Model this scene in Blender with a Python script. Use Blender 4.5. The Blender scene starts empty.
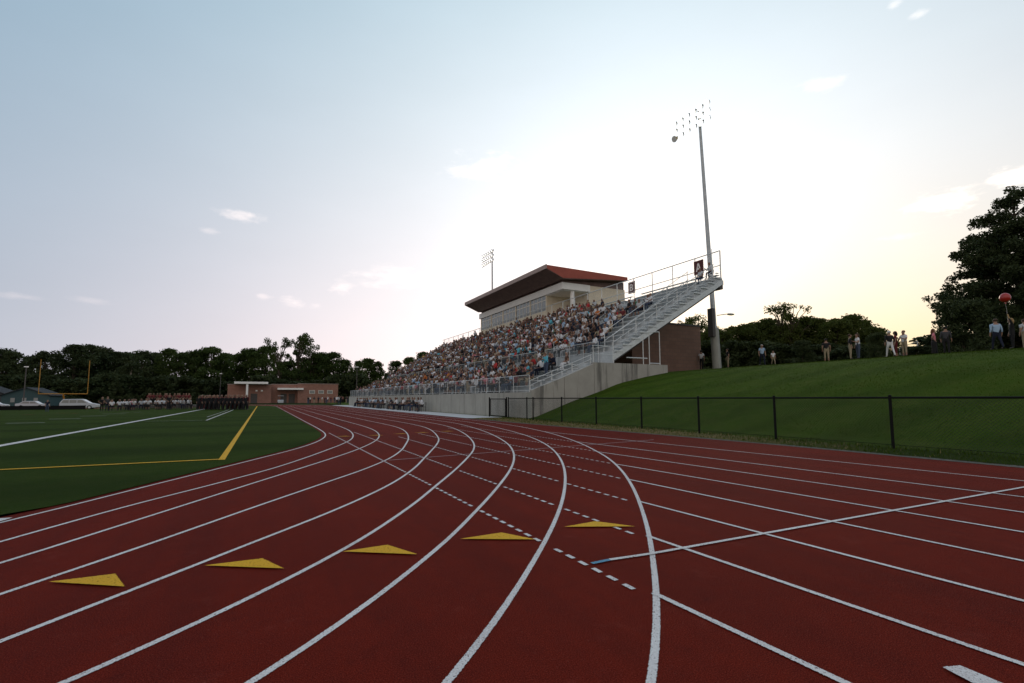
import bpy, bmesh, math, random
import numpy as np
from mathutils import Vector, Matrix
R = math.radians
C = bpy.context.scene.collection
rng = random.Random(7)

# ------------------------------------------------------------------ helpers
class NT:
    """small helper for building shader node trees"""
    def __init__(s, tree):
        s.t = tree; s.n = tree.nodes; s.l = tree.links
    def new(s, typ, **kw):
        n = s.n.new(typ)
        for k, v in kw.items(): setattr(n, k, v)
        return n
    def put(s, sock, v):
        if isinstance(v, bpy.types.NodeSocket): s.l.new(v, sock)
        else: sock.default_value = v
    def m(s, op, a, b=0.0, c=0.0, clamp=False):
        n = s.new('ShaderNodeMath', operation=op, use_clamp=clamp)
        s.put(n.inputs[0], a); s.put(n.inputs[1], b); s.put(n.inputs[2], c)
        return n.outputs[0]
    def mix(s, f, a, b, blend='MIX'):
        n = s.new('ShaderNodeMix', data_type='RGBA', blend_type=blend)
        s.put(n.inputs[0], f)
        s.put(n.inputs[6], tuple(a) + (1,) if isinstance(a, (tuple, list)) and len(a) == 3 else a)
        s.put(n.inputs[7], tuple(b) + (1,) if isinstance(b, (tuple, list)) and len(b) == 3 else b)
        return n.outputs[2]
    def noise(s, vec, scale, detail=4, rough=.55, dim='3D'):
        n = s.new('ShaderNodeTexNoise'); n.noise_dimensions = dim
        if vec is not None: s.l.new(vec, n.inputs['Vector'])
        n.inputs['Scale'].default_value = scale; n.inputs['Detail'].default_value = detail; n.inputs['Roughness'].default_value = rough
        return n.outputs[0]
    def mapping(s, vec, scale=(1,1,1), rot=(0,0,0), loc=(0,0,0)):
        n = s.new('ShaderNodeMapping'); s.l.new(vec, n.inputs[0])
        n.inputs['Scale'].default_value = scale; n.inputs['Rotation'].default_value = rot; n.inputs['Location'].default_value = loc
        return n.outputs[0]
    def rng(s, v, a, b, c, d, smooth=False):
        n = s.new('ShaderNodeMapRange'); n.clamp = True
        if smooth: n.interpolation_type = 'SMOOTHSTEP'
        s.put(n.inputs[0], v)
        for i, x in enumerate((a, b, c, d)): n.inputs[i+1].default_value = x
        return n.outputs[0]

def mat(name, col, rough=.8, metal=0., var=0., vscale=3., col2=None, bump=0., bscale=40., spec=.3, coat=0.):
    m = bpy.data.materials.new(name); m.use_nodes = True
    k = NT(m.node_tree); b = k.n['Principled BSDF']
    b.inputs['Roughness'].default_value = rough; b.inputs['Metallic'].default_value = metal
    b.inputs['Specular IOR Level'].default_value = spec
    tc = k.new('ShaderNodeTexCoord').outputs['Object']
    if var or col2:
        c2 = col2 or tuple(max(0, x*(1-var)) for x in col)
        c1 = col if col2 else tuple(x*(1+var) for x in col)
        f = k.rng(k.noise(tc, vscale, 6, .6), .3, .7, 0, 1)
        k.l.new(k.mix(f, c1, c2), b.inputs['Base Color'])
    else:
        b.inputs['Base Color'].default_value = (*col, 1)
    if bump:
        bn = k.new('ShaderNodeBump'); bn.inputs['Strength'].default_value = bump; bn.inputs['Distance'].default_value = .02
        k.l.new(k.noise(tc, bscale, 4), bn.inputs['Height']); k.l.new(bn.outputs[0], b.inputs['Normal'])
    return m

def mesh_from(name, V, F, mats, mi=None, smooth=False):
    me = bpy.data.meshes.new(name)
    me.from_pydata([tuple(map(float, v)) for v in V], [], [tuple(map(int, f)) for f in F])
    for m in (mats if isinstance(mats, (list, tuple)) else [mats]): me.materials.append(m)
    if mi is not None: me.polygons.foreach_set('material_index', np.asarray(mi, dtype=np.int32))
    if smooth: me.polygons.foreach_set('use_smooth', [True]*len(me.polygons))
    me.update()
    return me

class MB:
    """collects boxes, bars and prisms and links them as ONE mesh object"""
    def __init__(s): s.V = []; s.F = []
    def add(s, V, F):
        o = len(s.V); s.V += [tuple(v) for v in V]; s.F += [tuple(i+o for i in f) for f in F]; return s
    def box(s, x0, x1, y0, y1, z0, z1):
        V = [(x,y,z) for z in (z0,z1) for y in (y0,y1) for x in (x0,x1)]
        return s.add(V, [(0,2,3,1),(4,5,7,6),(0,1,5,4),(2,6,7,3),(0,4,6,2),(1,3,7,5)])
    def bar(s, a, b, r, n=8, r2=None):
        a, b = Vector(a), Vector(b); d = (b-a).normalized()
        u = d.orthogonal().normalized(); w = d.cross(u); r2 = r if r2 is None else r2
        V = []
        for p, q in ((a, r), (b, r2)):
            for i in range(n):
                t = 2*math.pi*i/n; V.append(p + u*math.cos(t)*q + w*math.sin(t)*q)
        F = [(i, (i+1) % n, n+(i+1) % n, n+i) for i in range(n)] + [tuple(range(n-1,-1,-1)), tuple(range(n, 2*n))]
        return s.add(V, F)
    def tube(s, pts, radii, n=8):
        pts = [Vector(p) for p in pts]; V = []; F = []
        for k, p in enumerate(pts):
            d = (pts[min(k+1, len(pts)-1)] - pts[max(k-1, 0)]).normalized()
            u = d.cross(Vector((0.3,1,0.1))).normalized(); w = d.cross(u)
            for i in range(n):
                t = 2*math.pi*i/n; V.append(p + u*math.cos(t)*radii[k] + w*math.sin(t)*radii[k])
        for k in range(len(pts)-1):
            for i in range(n): F.append((k*n+i, k*n+(i+1) % n, (k+1)*n+(i+1) % n, (k+1)*n+i))
        F += [tuple(range(n-1,-1,-1)), tuple(range((len(pts)-1)*n, len(pts)*n))]
        return s.add(V, F)
    def prism(s, poly, axis, a, b):
        """polygon of 2D points extruded along an axis ('x': (y,z), 'y': (x,z), 'z': (x,y))"""
        def P(p, t): return {'x': (t,p[0],p[1]), 'y': (p[0],t,p[1]), 'z': (p[0],p[1],t)}[axis]
        n = len(poly)
        V = [P(p, a) for p in poly] + [P(p, b) for p in poly]
        F = [tuple(range(n)), tuple(range(2*n-1, n-1, -1))] + [(i, n+i, n+(i+1) % n, (i+1) % n) for i in range(n)]
        return s.add(V, F)
    def ell(s, c, rx, ry, rz, nu=16, nv=10):
        V = []; F = []
        for j in range(nv+1):
            t = math.pi*j/nv
            for i in range(nu):
                p = 2*math.pi*i/nu
                V.append((c[0]+rx*math.sin(t)*math.cos(p), c[1]+ry*math.sin(t)*math.sin(p), c[2]+rz*math.cos(t)))
        for j in range(nv):
            for i in range(nu): F.append((j*nu+i, (j+1)*nu+i, (j+1)*nu+(i+1) % nu, j*nu+(i+1) % nu))
        return s.add(V, F)
    def build(s, name, m, parent=None, smooth=False, loc=None):
        me = mesh_from(name, s.V, s.F, m, smooth=smooth)
        bm = bmesh.new(); bm.from_mesh(me); bmesh.ops.remove_doubles(bm, verts=bm.verts, dist=1e-5)
        bmesh.ops.recalc_face_normals(bm, faces=bm.faces); bm.to_mesh(me); bm.free()
        return link(name, me, parent, loc)

def link(name, me, parent=None, loc=None, rz=0.):
    o = bpy.data.objects.new(name, me); C.objects.link(o)
    if parent is not None: o.parent = parent
    if loc is not None: o.location = loc
    if rz: o.rotation_euler = (0, 0, rz)
    return o
def tag(o, label=None, cat=None, group=None, kind=None):
    for k, v in (('label', label), ('category', cat), ('group', group), ('kind', kind)):
        if v: o[k] = v
    if label: assert 4 <= len(label.split()) <= 16, label
    return o
def thing(name, label, cat, loc=(0,0,0), rz=0., group=None):
    return tag(link(name, None, None, loc, rz), label, cat, group)
def struct(o): o['kind'] = 'structure'; return o
def copy_tree(o, parent=None):
    c = o.copy(); C.objects.link(c); c.parent = parent
    for ch in list(o.children): copy_tree(ch, c)
    return c
def sm(a, b, x):
    t = min(1, max(0, (x-a)/(b-a))); return t*t*(3-2*t)

# ------------------------------------------------------------------ materials
def track_mat():
    m = bpy.data.materials.new('red_running_surface'); m.use_nodes = True
    k = NT(m.node_tree); b = k.n['Principled BSDF']
    tc = k.new('ShaderNodeTexCoord').outputs['Object']
    big = k.noise(tc, .35, 5, .6); fine = k.noise(tc, 150, 3, .75); mid = k.noise(tc, 7, 5, .7)
    lanes = k.noise(k.mapping(tc, (2.2, .12, 1)), 1., 4, .6); spots = k.noise(tc, 2.6, 6, .75); grit = k.noise(tc, 60, 2, .5)
    c = k.mix(k.rng(big, .3, .7, 0, 1), (.158, .0135, .0056), (.112, .0100, .0048))
    c = k.mix(k.rng(lanes, .45, .70, 0, .5), c, (.062, .0085, .0065))
    c = k.mix(k.rng(mid, .42, .75, 0, .4), c, (.060, .0080, .0062))
    c = k.mix(k.rng(spots, .58, .72, 0, .42), c, (.19, .034, .024))
    c = k.mix(k.rng(spots, .42, .30, 0, .4), c, (.055, .0065, .0050))
    c = k.mix(k.rng(fine, .50, .70, 0, .75), c, (.25, .034, .022))
    c = k.mix(k.rng(fine, .50, .34, 0, .75), c, (.030, .0045, .0035))
    c = k.mix(k.rng(grit, .66, .76, 0, .5), c, (.20, .05, .035))
    k.l.new(c, b.inputs['Base Color'])
    b.inputs['Roughness'].default_value = .85; b.inputs['Specular IOR Level'].default_value = .035
    bn = k.new('ShaderNodeBump'); bn.inputs['Strength'].default_value = .8; bn.inputs['Distance'].default_value = .006
    k.l.new(fine, bn.inputs['Height']); k.l.new(bn.outputs[0], b.inputs['Normal'])
    return m
def paint_mat(name, col, wear=.35):
    m = bpy.data.materials.new(name); m.use_nodes = True
    k = NT(m.node_tree); b = k.n['Principled BSDF']
    tc = k.new('ShaderNodeTexCoord').outputs['Object']
    fine = k.noise(tc, 120, 3, .7); big = k.noise(tc, 1.3, 5, .65)
    dirt = k.m('MULTIPLY', k.rng(fine, .35, .7, 0, 1), k.rng(big, .3, .75, .15, 1))
    c = k.mix(k.m('MULTIPLY', dirt, wear), col, (.20, .10, .09))
    k.l.new(c, b.inputs['Base Color']); b.inputs['Roughness'].default_value = .8; b.inputs['Specular IOR Level'].default_value = .15
    at = k.new('ShaderNodeAttribute'); at.attribute_name = 'rim'
    rag = k.noise(tc, 95, 3, .7); hole = k.rng(k.noise(tc, 75, 3, .7), .33, .41, 0, 1)
    edge_ok = k.m('GREATER_THAN', k.m('ADD', at.outputs['Fac'], k.m('MULTIPLY', k.m('SUBTRACT', rag, .5), 1.9)), .28)
    k.l.new(k.m('MULTIPLY', edge_ok, hole), b.inputs['Alpha'])
    bn = k.new('ShaderNodeBump'); bn.inputs['Strength'].default_value = .4; bn.inputs['Distance'].default_value = .004
    k.l.new(fine, bn.inputs['Height']); k.l.new(bn.outputs[0], b.inputs['Normal'])
    return m
def grass_mat(name, c1, c2, c3, stripe=0., rot=0., wscale=.07, wdist=1.):
    m = bpy.data.materials.new(name); m.use_nodes = True
    k = NT(m.node_tree); b = k.n['Principled BSDF']
    tc = k.new('ShaderNodeTexCoord').outputs['Object']
    big = k.noise(tc, .16, 5, .6); mid = k.noise(tc, 1.9, 5, .7)
    blade = k.noise(k.mapping(tc, (30, 30, 8)), 1., 4, .75)
    c = k.mix(k.rng(big, .32, .68, 0, 1), c1, c2)
    c = k.mix(k.rng(mid, .4, .75, 0, .7), c, c3)
    c = k.mix(k.rng(blade, .4, .75, 0, .6), c, tuple(x*.35 for x in c1))
    if stripe:
        w = k.new('ShaderNodeTexWave'); w.wave_type = 'BANDS'; w.bands_direction = 'Y'
        k.l.new(k.mapping(tc, (1,1,1), (0,0,rot)), w.inputs[0]); w.inputs['Scale'].default_value = wscale; w.inputs['Distortion'].default_value = wdist
        w.inputs['Detail'].default_value = 3
        c = k.mix(k.rng(w.outputs['Fac'], .5, .95, 0, stripe), c, tuple(x*.5 for x in c1))
    k.l.new(c, b.inputs['Base Color']); b.inputs['Roughness'].default_value = .95; b.inputs['Specular IOR Level'].default_value = .03
    bn = k.new('ShaderNodeBump'); bn.inputs['Strength'].default_value = .9; bn.inputs['Distance'].default_value = .05
    k.l.new(blade, bn.inputs['Height']); k.l.new(bn.outputs[0], b.inputs['Normal'])
    return m
def concrete_mat(name, c, streak=.5):
    m = bpy.data.materials.new(name); m.use_nodes = True
    k = NT(m.node_tree); b = k.n['Principled BSDF']
    tc = k.new('ShaderNodeTexCoord').outputs['Object']
    st = k.noise(k.mapping(tc, (1.6, 1.6, .16)), 1., 5, .65); bl = k.noise(tc, .8, 6, .65); fi = k.noise(tc, 30, 3, .6)
    col = k.mix(k.rng(bl, .3, .7, 0, 1), c, tuple(x*.78 for x in c))
    col = k.mix(k.rng(st, .52, .64, 0, streak), col, tuple(x*.33 for x in c))
    col = k.mix(k.rng(fi, .4, .8, 0, .3), col, tuple(x*.6 for x in c))
    k.l.new(col, b.inputs['Base Color']); b.inputs['Roughness'].default_value = .88
    bn = k.new('ShaderNodeBump'); bn.inputs['Strength'].default_value = .25; bn.inputs['Distance'].default_value = .02
    k.l.new(fi, bn.inputs['Height']); k.l.new(bn.outputs[0], b.inputs['Normal'])
    return m
def brick_mat(name, c1, c2, mortar, scale=1.0, swap=False):
    m = bpy.data.materials.new(name); m.use_nodes = True
    k = NT(m.node_tree); b = k.n['Principled BSDF']
    tc = k.new('ShaderNodeTexCoord').outputs['Object']
    sx = k.new('ShaderNodeSeparateXYZ'); k.l.new(tc, sx.inputs[0])
    cx = k.new('ShaderNodeCombineXYZ'); k.l.new(k.m('ADD', sx.outputs[0], sx.outputs[1]), cx.inputs[0]); k.l.new(sx.outputs[2], cx.inputs[1])
    br = k.new('ShaderNodeTexBrick'); k.l.new(cx.outputs[0], br.inputs['Vector'])
    br.inputs['Color1'].default_value = (*c1,1); br.inputs['Color2'].default_value = (*c2,1); br.inputs['Mortar'].default_value = (*mortar,1)
    br.inputs['Scale'].default_value = scale; br.inputs['Brick Width'].default_value = .4; br.inputs['Row Height'].default_value = .2; br.inputs['Mortar Size'].default_value = .012
    c = k.mix(k.rng(k.noise(tc, .7, 5), .3, .7, 0, .4), br.outputs['Color'], tuple(x*.6 for x in c1))
    k.l.new(c, b.inputs['Base Color']); b.inputs['Roughness'].default_value = .9
    return m
def mesh_mat(name, col, pitch, frac, metal=0.):
    m = bpy.data.materials.new(name); m.use_nodes = True
    k = NT(m.node_tree); b = k.n['Principled BSDF']; b.inputs['Base Color'].default_value = (*col,1); b.inputs['Roughness'].default_value = .5; b.inputs['Metallic'].default_value = metal
    sx = k.new('ShaderNodeSeparateXYZ'); k.l.new(k.new('ShaderNodeTexCoord').outputs['Object'], sx.inputs[0])
    h = k.m('ADD', sx.outputs[0], sx.outputs[1])
    a1 = k.m('LESS_THAN', k.m('FRACT', k.m('DIVIDE', k.m('ADD', k.m('ADD', h, sx.outputs[2]), 1000.), pitch)), frac)
    a2 = k.m('LESS_THAN', k.m('FRACT', k.m('DIVIDE', k.m('ADD', k.m('SUBTRACT', h, sx.outputs[2]), 1000.), pitch)), frac)
    k.l.new(k.m('MAXIMUM', a1, a2), b.inputs['Alpha'])
    return m

M = dict(
    track=track_mat(), white=paint_mat('white_line_paint', (.70,.70,.69), .75), yellow=paint_mat('yellow_mark_paint', (.68,.38,.012)),
    blue=paint_mat('blue_line_paint', (.10,.27,.40)), thin=paint_mat('faded_line_paint', (.42,.34,.34)),
    turf=grass_mat('field_turf', (.028,.055,.007), (.041,.072,.009), (.056,.078,.013), .45, 0., .055, .6),
    bank=grass_mat('bank_grass', (.040,.080,.007), (.058,.104,.009), (.090,.112,.020), .32, R(28), .11, 8.),
    ground=grass_mat('rough_grass', (.03,.05,.015), (.045,.06,.02), (.06,.06,.03)),
    dry=mat('dry_grass_blades', (.20,.16,.075), .9, var=.4, vscale=2.),
    verge=mat('dry_verge', (.22,.17,.085), .95, col2=(.10,.095,.036), vscale=1.6, bump=.8, bscale=60, spec=.02),
    gravel=mat('grey_track_edge', (.12,.115,.10), .95, var=.4, vscale=8, bump=.6, bscale=90, spec=.05),
    apron=mat('pale_concrete_apron', (.50,.50,.50), .85, var=.12, vscale=1.5),
    conc=concrete_mat('weathered_concrete', (.42,.40,.355), .95),
    conc2=concrete_mat('front_wall_concrete', (.38,.385,.35), .4),
    alu=mat('galvanised_aluminium', (.62,.64,.63), .5, .3, var=.12, vscale=4),
    deck=mat('aluminium_deck', (.46,.48,.48), .55, .35, var=.15, vscale=2),
    steel=mat('galvanised_steel', (.42,.45,.46), .5, .5, var=.15, vscale=3),
    beam=mat('dark_support_steel', (.10,.09,.085), .7, .3),
    black=mat('black_fence_coating', (.008,.008,.008), .7, spec=.1),
    link=mesh_mat('black_chain_link', (.012,.013,.012), .07, .10),
    linkgrey=mesh_mat('grey_chain_link', (.35,.36,.36), .09, .05, .5),
    wire=mat('grey_railing_bars', (.22,.25,.26), .5, .5),
    brick=brick_mat('maroon_block', (.235,.135,.095), (.195,.11,.08), (.15,.10,.08), .62),
    brick2=brick_mat('school_brick', (.33,.155,.11), (.27,.125,.09), (.30,.22,.18), .9),
    cream=mat('cream_wall', (.74,.65,.50), .8, var=.08, vscale=1.),
    whitew=mat('white_fascia', (.86,.85,.82), .7, var=.05, vscale=2.),
    roofred=mat('red_brown_metal', (.36,.085,.055), .55, var=.12, vscale=1.2),
    rooffas=mat('grey_brown_fascia', (.36,.27,.24), .55, var=.1),
    soffit=mat('dark_brown_soffit', (.17,.105,.09), .6, var=.2, vscale=2),
    glass=mat('window_glass', (.26,.26,.25), .10, spec=.8),
    frame=mat('window_frame_grey', (.74,.70,.62), .5),
    sign=mat('maroon_sign', (.085,.018,.016), .6), signw=mat('sign_white', (.78,.74,.70), .6),
    lamp=mat('floodlight_housing', (.86,.86,.84), .35, .2), lens=mat('floodlight_lens', (.85,.85,.82), .1, spec=.8), lit=mat('lit_floodlight_lens', (.85,.85,.82), .2), lampgold=mat('amber_reflector', (.45,.33,.10), .35, .5),
    goal=mat('yellow_goal_paint', (.42,.20,.02), .5), carw=mat('white_car_paint', (.50,.52,.55), .25, spec=.6),
    tyre=mat('tyre_rubber', (.02,.02,.02), .8), tailred=mat('red_lens', (.35,.01,.01), .2),
    house=mat('grey_siding', (.06,.065,.07), .8, var=.1), shingle=mat('grey_shingle', (.035,.038,.042), .9, var=.2), housetrim=mat('teal_trim', (.045,.085,.09), .7),
    orange=mat('orange_plastic', (.50,.16,.05), .6), cloth=mat('white_cloth', (.70,.70,.68), .9), balloon=mat('red_rubber', (.33,.013,.010), .3, spec=.6),
    bark=mat('bark', (.075,.058,.042), .95, var=.4, vscale=6, bump=.8, bscale=12), palebark=mat('pale_bark', (.30,.26,.21), .95, var=.3, vscale=5),
    pine=None)
M['lit'].node_tree.nodes['Principled BSDF'].inputs['Emission Color'].default_value = (1,.97,.88,1); M['lit'].node_tree.nodes['Principled BSDF'].inputs['Emission Strength'].default_value = 2.5
def leaf_mat(name, c1, c2, tl):
    m = bpy.data.materials.new(name); m.use_nodes = True
    k = NT(m.node_tree); b = k.n['Principled BSDF']
    tc = k.new('ShaderNodeTexCoord').outputs['Object']; oi = k.new('ShaderNodeObjectInfo').outputs['Random']
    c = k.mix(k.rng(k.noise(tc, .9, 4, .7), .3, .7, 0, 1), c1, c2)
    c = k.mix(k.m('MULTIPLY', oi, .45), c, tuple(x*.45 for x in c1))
    k.l.new(c, b.inputs['Base Color']); b.inputs['Roughness'].default_value = .75; b.inputs['Specular IOR Level'].default_value = .15
    t = k.new('ShaderNodeBsdfTranslucent'); k.l.new(c, t.inputs[0])
    mx = k.new('ShaderNodeMixShader'); mx.inputs[0].default_value = tl
    k.l.new(b.outputs[0], mx.inputs[1]); k.l.new(t.outputs[0], mx.inputs[2]); k.l.new(mx.outputs[0], k.n['Material Output'].inputs[0])
    return m
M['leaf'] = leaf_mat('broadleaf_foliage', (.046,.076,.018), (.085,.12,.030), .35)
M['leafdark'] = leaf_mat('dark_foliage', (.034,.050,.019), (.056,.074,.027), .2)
M['leafwarm'] = leaf_mat('sunset_tinted_foliage', (.060,.085,.016), (.10,.115,.028), .45)  # lit copy of the foliage: warm sunset light mixed into the leaf colour

# ------------------------------------------------------------------ camera and light
TH = R(27.181)
cam = bpy.data.cameras.new('camera'); co = bpy.data.objects.new('camera', cam); C.objects.link(co)
cam.sensor_width = 36; cam.lens = 485/1024*36; cam.clip_end = 6000; cam.clip_start = .05
cam.shift_y = (355.61-341.5)/1024
p = math.atan(.00018*485); roll = .003
fwd = Vector((math.sin(TH)*math.cos(p), math.cos(TH)*math.cos(p), math.sin(p)))
rt = Vector((math.cos(TH), -math.sin(TH), 0)); up = rt.cross(fwd)
ex = rt*math.cos(roll) - up*math.sin(roll); ey = up*math.cos(roll) + rt*math.sin(roll)
mw = Matrix((ex, ey, -fwd)).transposed().to_4x4(); mw.translation = Vector((0, 0, 1.22))
co.matrix_world = mw
bpy.context.scene.camera = co

SUN_AZ, SUN_EL = R(44.0), R(12.0)      # azimuth from +Y towards +X
sund = Vector((math.sin(SUN_AZ)*math.cos(SUN_EL), math.cos(SUN_AZ)*math.cos(SUN_EL), math.sin(SUN_EL)))
sl = bpy.data.lights.new('sun', 'SUN'); so = bpy.data.objects.new('sun', sl); C.objects.link(so)
sl.energy = .5; sl.angle = R(14); sl.color = (1, .86, .66)
so.rotation_euler = sund.to_track_quat('Z', 'Y').to_euler()

w = bpy.data.worlds.new('World'); bpy.context.scene.world = w; w.use_nodes = True
k = NT(w.node_tree); bg = k.n['Background']
sky = k.new('ShaderNodeTexSky'); sky.sky_type = 'NISHITA'; sky.sun_disc = False
sky.sun_elevation = SUN_EL; sky.sun_rotation = SUN_AZ; sky.dust_density = 2.5; sky.air_density = 1.; sky.ozone_density = 2.
g = k.new('ShaderNodeTexCoord').outputs['Generated']
nv = k.new('ShaderNodeVectorMath', operation='NORMALIZE'); k.l.new(g, nv.inputs[0]); d = nv.outputs[0]
sx = k.new('ShaderNodeSeparateXYZ'); k.l.new(d, sx.inputs[0]); dx, dy, dz = sx.outputs
el = k.m('ARCSINE', dz); az = k.m('ARCTAN2', dx, dy)
dot = k.new('ShaderNodeVectorMath', operation='DOT_PRODUCT'); k.l.new(d, dot.inputs[0]); dot.inputs[1].default_value = sund
s = k.m('MAXIMUM', dot.outputs['Value'], 0.)
elp = k.m('MAXIMUM', el, 0.)
# thin evening haze: greyish pink low down, blue higher up, brighter and warmer towards the veiled sun
base = k.mix(k.rng(elp, 0., .8, 0, 1), (.325,.378,.445), (.165,.31,.425))
base = k.mix(k.rng(elp, .75, 1.3, 0, 1), base, (.20,.28,.40))
base = k.mix(k.rng(dot.outputs['Value'], .15, -.5, 0, 1, True), base, (.62,.56,.53))
def scaled(col, f):
    n = k.new('ShaderNodeVectorMath', operation='SCALE'); n.inputs[0].default_value = col; k.put(n.inputs['Scale'], f); return n.outputs[0]
def addv(a, b):
    n = k.new('ShaderNodeVectorMath', operation='ADD'); k.l.new(a, n.inputs[0]); k.l.new(b, n.inputs[1]); return n.outputs[0]
lowf = k.m('EXPONENT', k.m('MULTIPLY', elp, -3.2)); low6 = k.m('EXPONENT', k.m('MULTIPLY', elp, -6.))
gd = k.new('ShaderNodeVectorMath', operation='DOT_PRODUCT'); k.l.new(d, gd.inputs[0])
gd.inputs[1].default_value = (math.sin(R(44))*math.cos(R(18)), math.cos(R(44))*math.cos(R(18)), math.sin(R(18)))
veil = k.m('MAXIMUM', gd.outputs['Value'], 0.)
tot = addv(base, addv(scaled((.47,.458,.375), k.m('POWER', s, 3.0)), scaled((.571,.24,.228), k.m('MULTIPLY', k.m('POWER', s, 2.), lowf))))
tot = addv(tot, scaled((.095,.104,.143), k.m('POWER', veil, 16.)))
wd_ = k.new('ShaderNodeVectorMath', operation='DOT_PRODUCT'); k.l.new(d, wd_.inputs[0])
wd_.inputs[1].default_value = (math.sin(R(61))*math.cos(R(5)), math.cos(R(61))*math.cos(R(5)), math.sin(R(5)))
warm = k.m('MAXIMUM', wd_.outputs['Value'], 0.)
tot = addv(tot, scaled((-.20,-.17,-.50), k.m('MULTIPLY', k.m('POWER', warm, 9.), low6)))
tot = addv(tot, scaled((-.10,-.07,-.10), k.m('MULTIPLY', k.m('POWER', s, 4.), low6)))
ns = k.new('ShaderNodeVectorMath', operation='SCALE'); k.l.new(sky.outputs[0], ns.inputs[0]); ns.inputs['Scale'].default_value = .004
tot = addv(tot, ns.outputs[0])
tot = k.mix(k.m('MULTIPLY', low6, k.m('POWER', warm, 8.), clamp=True), tot, (1.,.86,.60), 'MULTIPLY')
# veils and small evening clouds, placed by azimuth and elevation
cv = k.new('ShaderNodeCombineXYZ'); k.l.new(k.m('MULTIPLY', az, 1.), cv.inputs[0]); k.l.new(k.m('MULTIPLY', el, 2.6), cv.inputs[1])
n1 = k.noise(cv.outputs[0], 16, 7, .62); n2 = k.noise(cv.outputs[0], 3.1, 5, .55)
n3 = k.noise(cv.outputs[0], 42, 5, .6)
CLOUDS = [  # azimuth, elevation, half width, half height (degrees), strength
    (-2.3,18.6,2.6,.8,1.), (-5.6,16.6,1.0,.4,.6), (24.2,26.2,5.2,2.0,.65), (2.8,10.3,1.5,.9,.7), (7.6,12.6,1.6,1.2,.7),
    (5.1,10.2,1.2,.6,.5), (-.4,10.7,.9,.5,.5), (12.8,13.7,5.,1.7,.55), (69.9,17.0,2.9,1.5,2.6), (74.8,17.9,2.4,1.0,2.6), (66.5,14.6,2.6,.5,.7),
    (61.4,29.2,2.2,1.,.5), (67.3,33.4,.9,.5,.7), (69.2,32.,.9,.4,.7), (44.6,19.5,2.6,2.,.5), (-18.6,8.5,2.6,.3,.5), (-14.2,8.7,1.8,.4,.4)]
mask = 0.
for (a0, e0, ra, re, st) in CLOUDS:
    u = k.m('MULTIPLY', k.m('SUBTRACT', az, R(a0)), 1/R(ra)); v = k.m('MULTIPLY', k.m('SUBTRACT', el, R(e0)), 1/R(re))
    q = k.m('SQRT', k.m('ADD', k.m('MULTIPLY', u, u), k.m('MULTIPLY', v, v)))
    t = k.m('SUBTRACT', k.m('ADD', .75, k.m('MULTIPLY', k.m('SUBTRACT', n1, .5), 2.6)), k.m('MULTIPLY', q, .8))
    t = k.m('MULTIPLY', k.rng(t, .0, .9, 0, 1, True), st)
    mask = k.m('MAXIMUM', mask, t)
mask = k.m('MULTIPLY', mask, k.rng(n3, .3, .7, .55, 1.1))
ccol = addv(scaled((.13,.085,.075), 1.), scaled((.26,.20,.14), k.m('POWER', s, 1.5)))
cs = k.new('ShaderNodeVectorMath', operation='SCALE'); k.l.new(ccol, cs.inputs[0]); k.l.new(mask, cs.inputs['Scale'])
tot = addv(tot, cs.outputs[0])
vf = k.rng(n2, .32, .68, 1.06, 1.09)
vs = k.new('ShaderNodeVectorMath', operation='SCALE'); k.l.new(tot, vs.inputs[0]); k.l.new(vf, vs.inputs['Scale'])
k.l.new(vs.outputs[0], bg.inputs[0]); bg.inputs[1].default_value = 1.0
vsn = bpy.context.scene.view_settings
vsn.view_transform = 'Standard'; vsn.look = 'None'; vsn.exposure = .2; vsn.gamma = 1.

# ------------------------------------------------------------------ ground, track, field
def gz(x, y):          # the field falls away gently towards its far corner
    return -.55*sm(8, 26, -x)*sm(40, 85, y)
HP = [(13.4,0),(14.2,.08),(16.9,1.0),(20.4,2.05),(22.8,2.60),(24.8,2.93),(28,3.20),(32,3.50),(36,3.80),(42,4.0),(60,4.2),(240,4.2)]
def bank_z(x, y):
    f = 1 - sm(78, 98, y)
    for (a, b), (c, e) in zip(HP, HP[1:]):
        if x <= c:
            return f*(b + (e-b)*max(0, (x-a)/(c-a)))
    return f*HP[-1][1]
def grid(name, xs, ys, zf, m):
    V = [(x, y, zf(x, y)) for y in ys for x in xs]; n = len(xs)
    F = [(j*n+i, j*n+i+1, (j+1)*n+i+1, (j+1)*n+i) for j in range(len(ys)-1) for i in range(n-1)]
    return struct(link(name, mesh_from(name, V, F, m, smooth=True)))
far = [-3000,-800,-300]
grid('ground', far+list(range(-120,141,6))+[200,300,800,3000], far+list(range(-120,201,8))+[260,400,900,3000], lambda x, y: gz(x, y)-.12, M['ground'])
hx = [13.4]+list(np.arange(13.9,36,.45))+list(range(36,64,3))+[75,95,130,180,260]
nzr = random.Random(3)
def bumpz(x, y): return bank_z(x, y) + (.05*math.sin(x*.9+y*.31)+.045*math.sin(y*.47-x*.2)+.03*math.sin(x*1.7-y*1.1))*.45*sm(14,17,x)*(1-sm(20,30,x))
grid('grass_bank', hx, list(np.arange(-60,24.6,1.2))+[24.65,24.95]+list(np.arange(26,104,2.5))+[130,190], bumpz, M['bank'])

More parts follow.
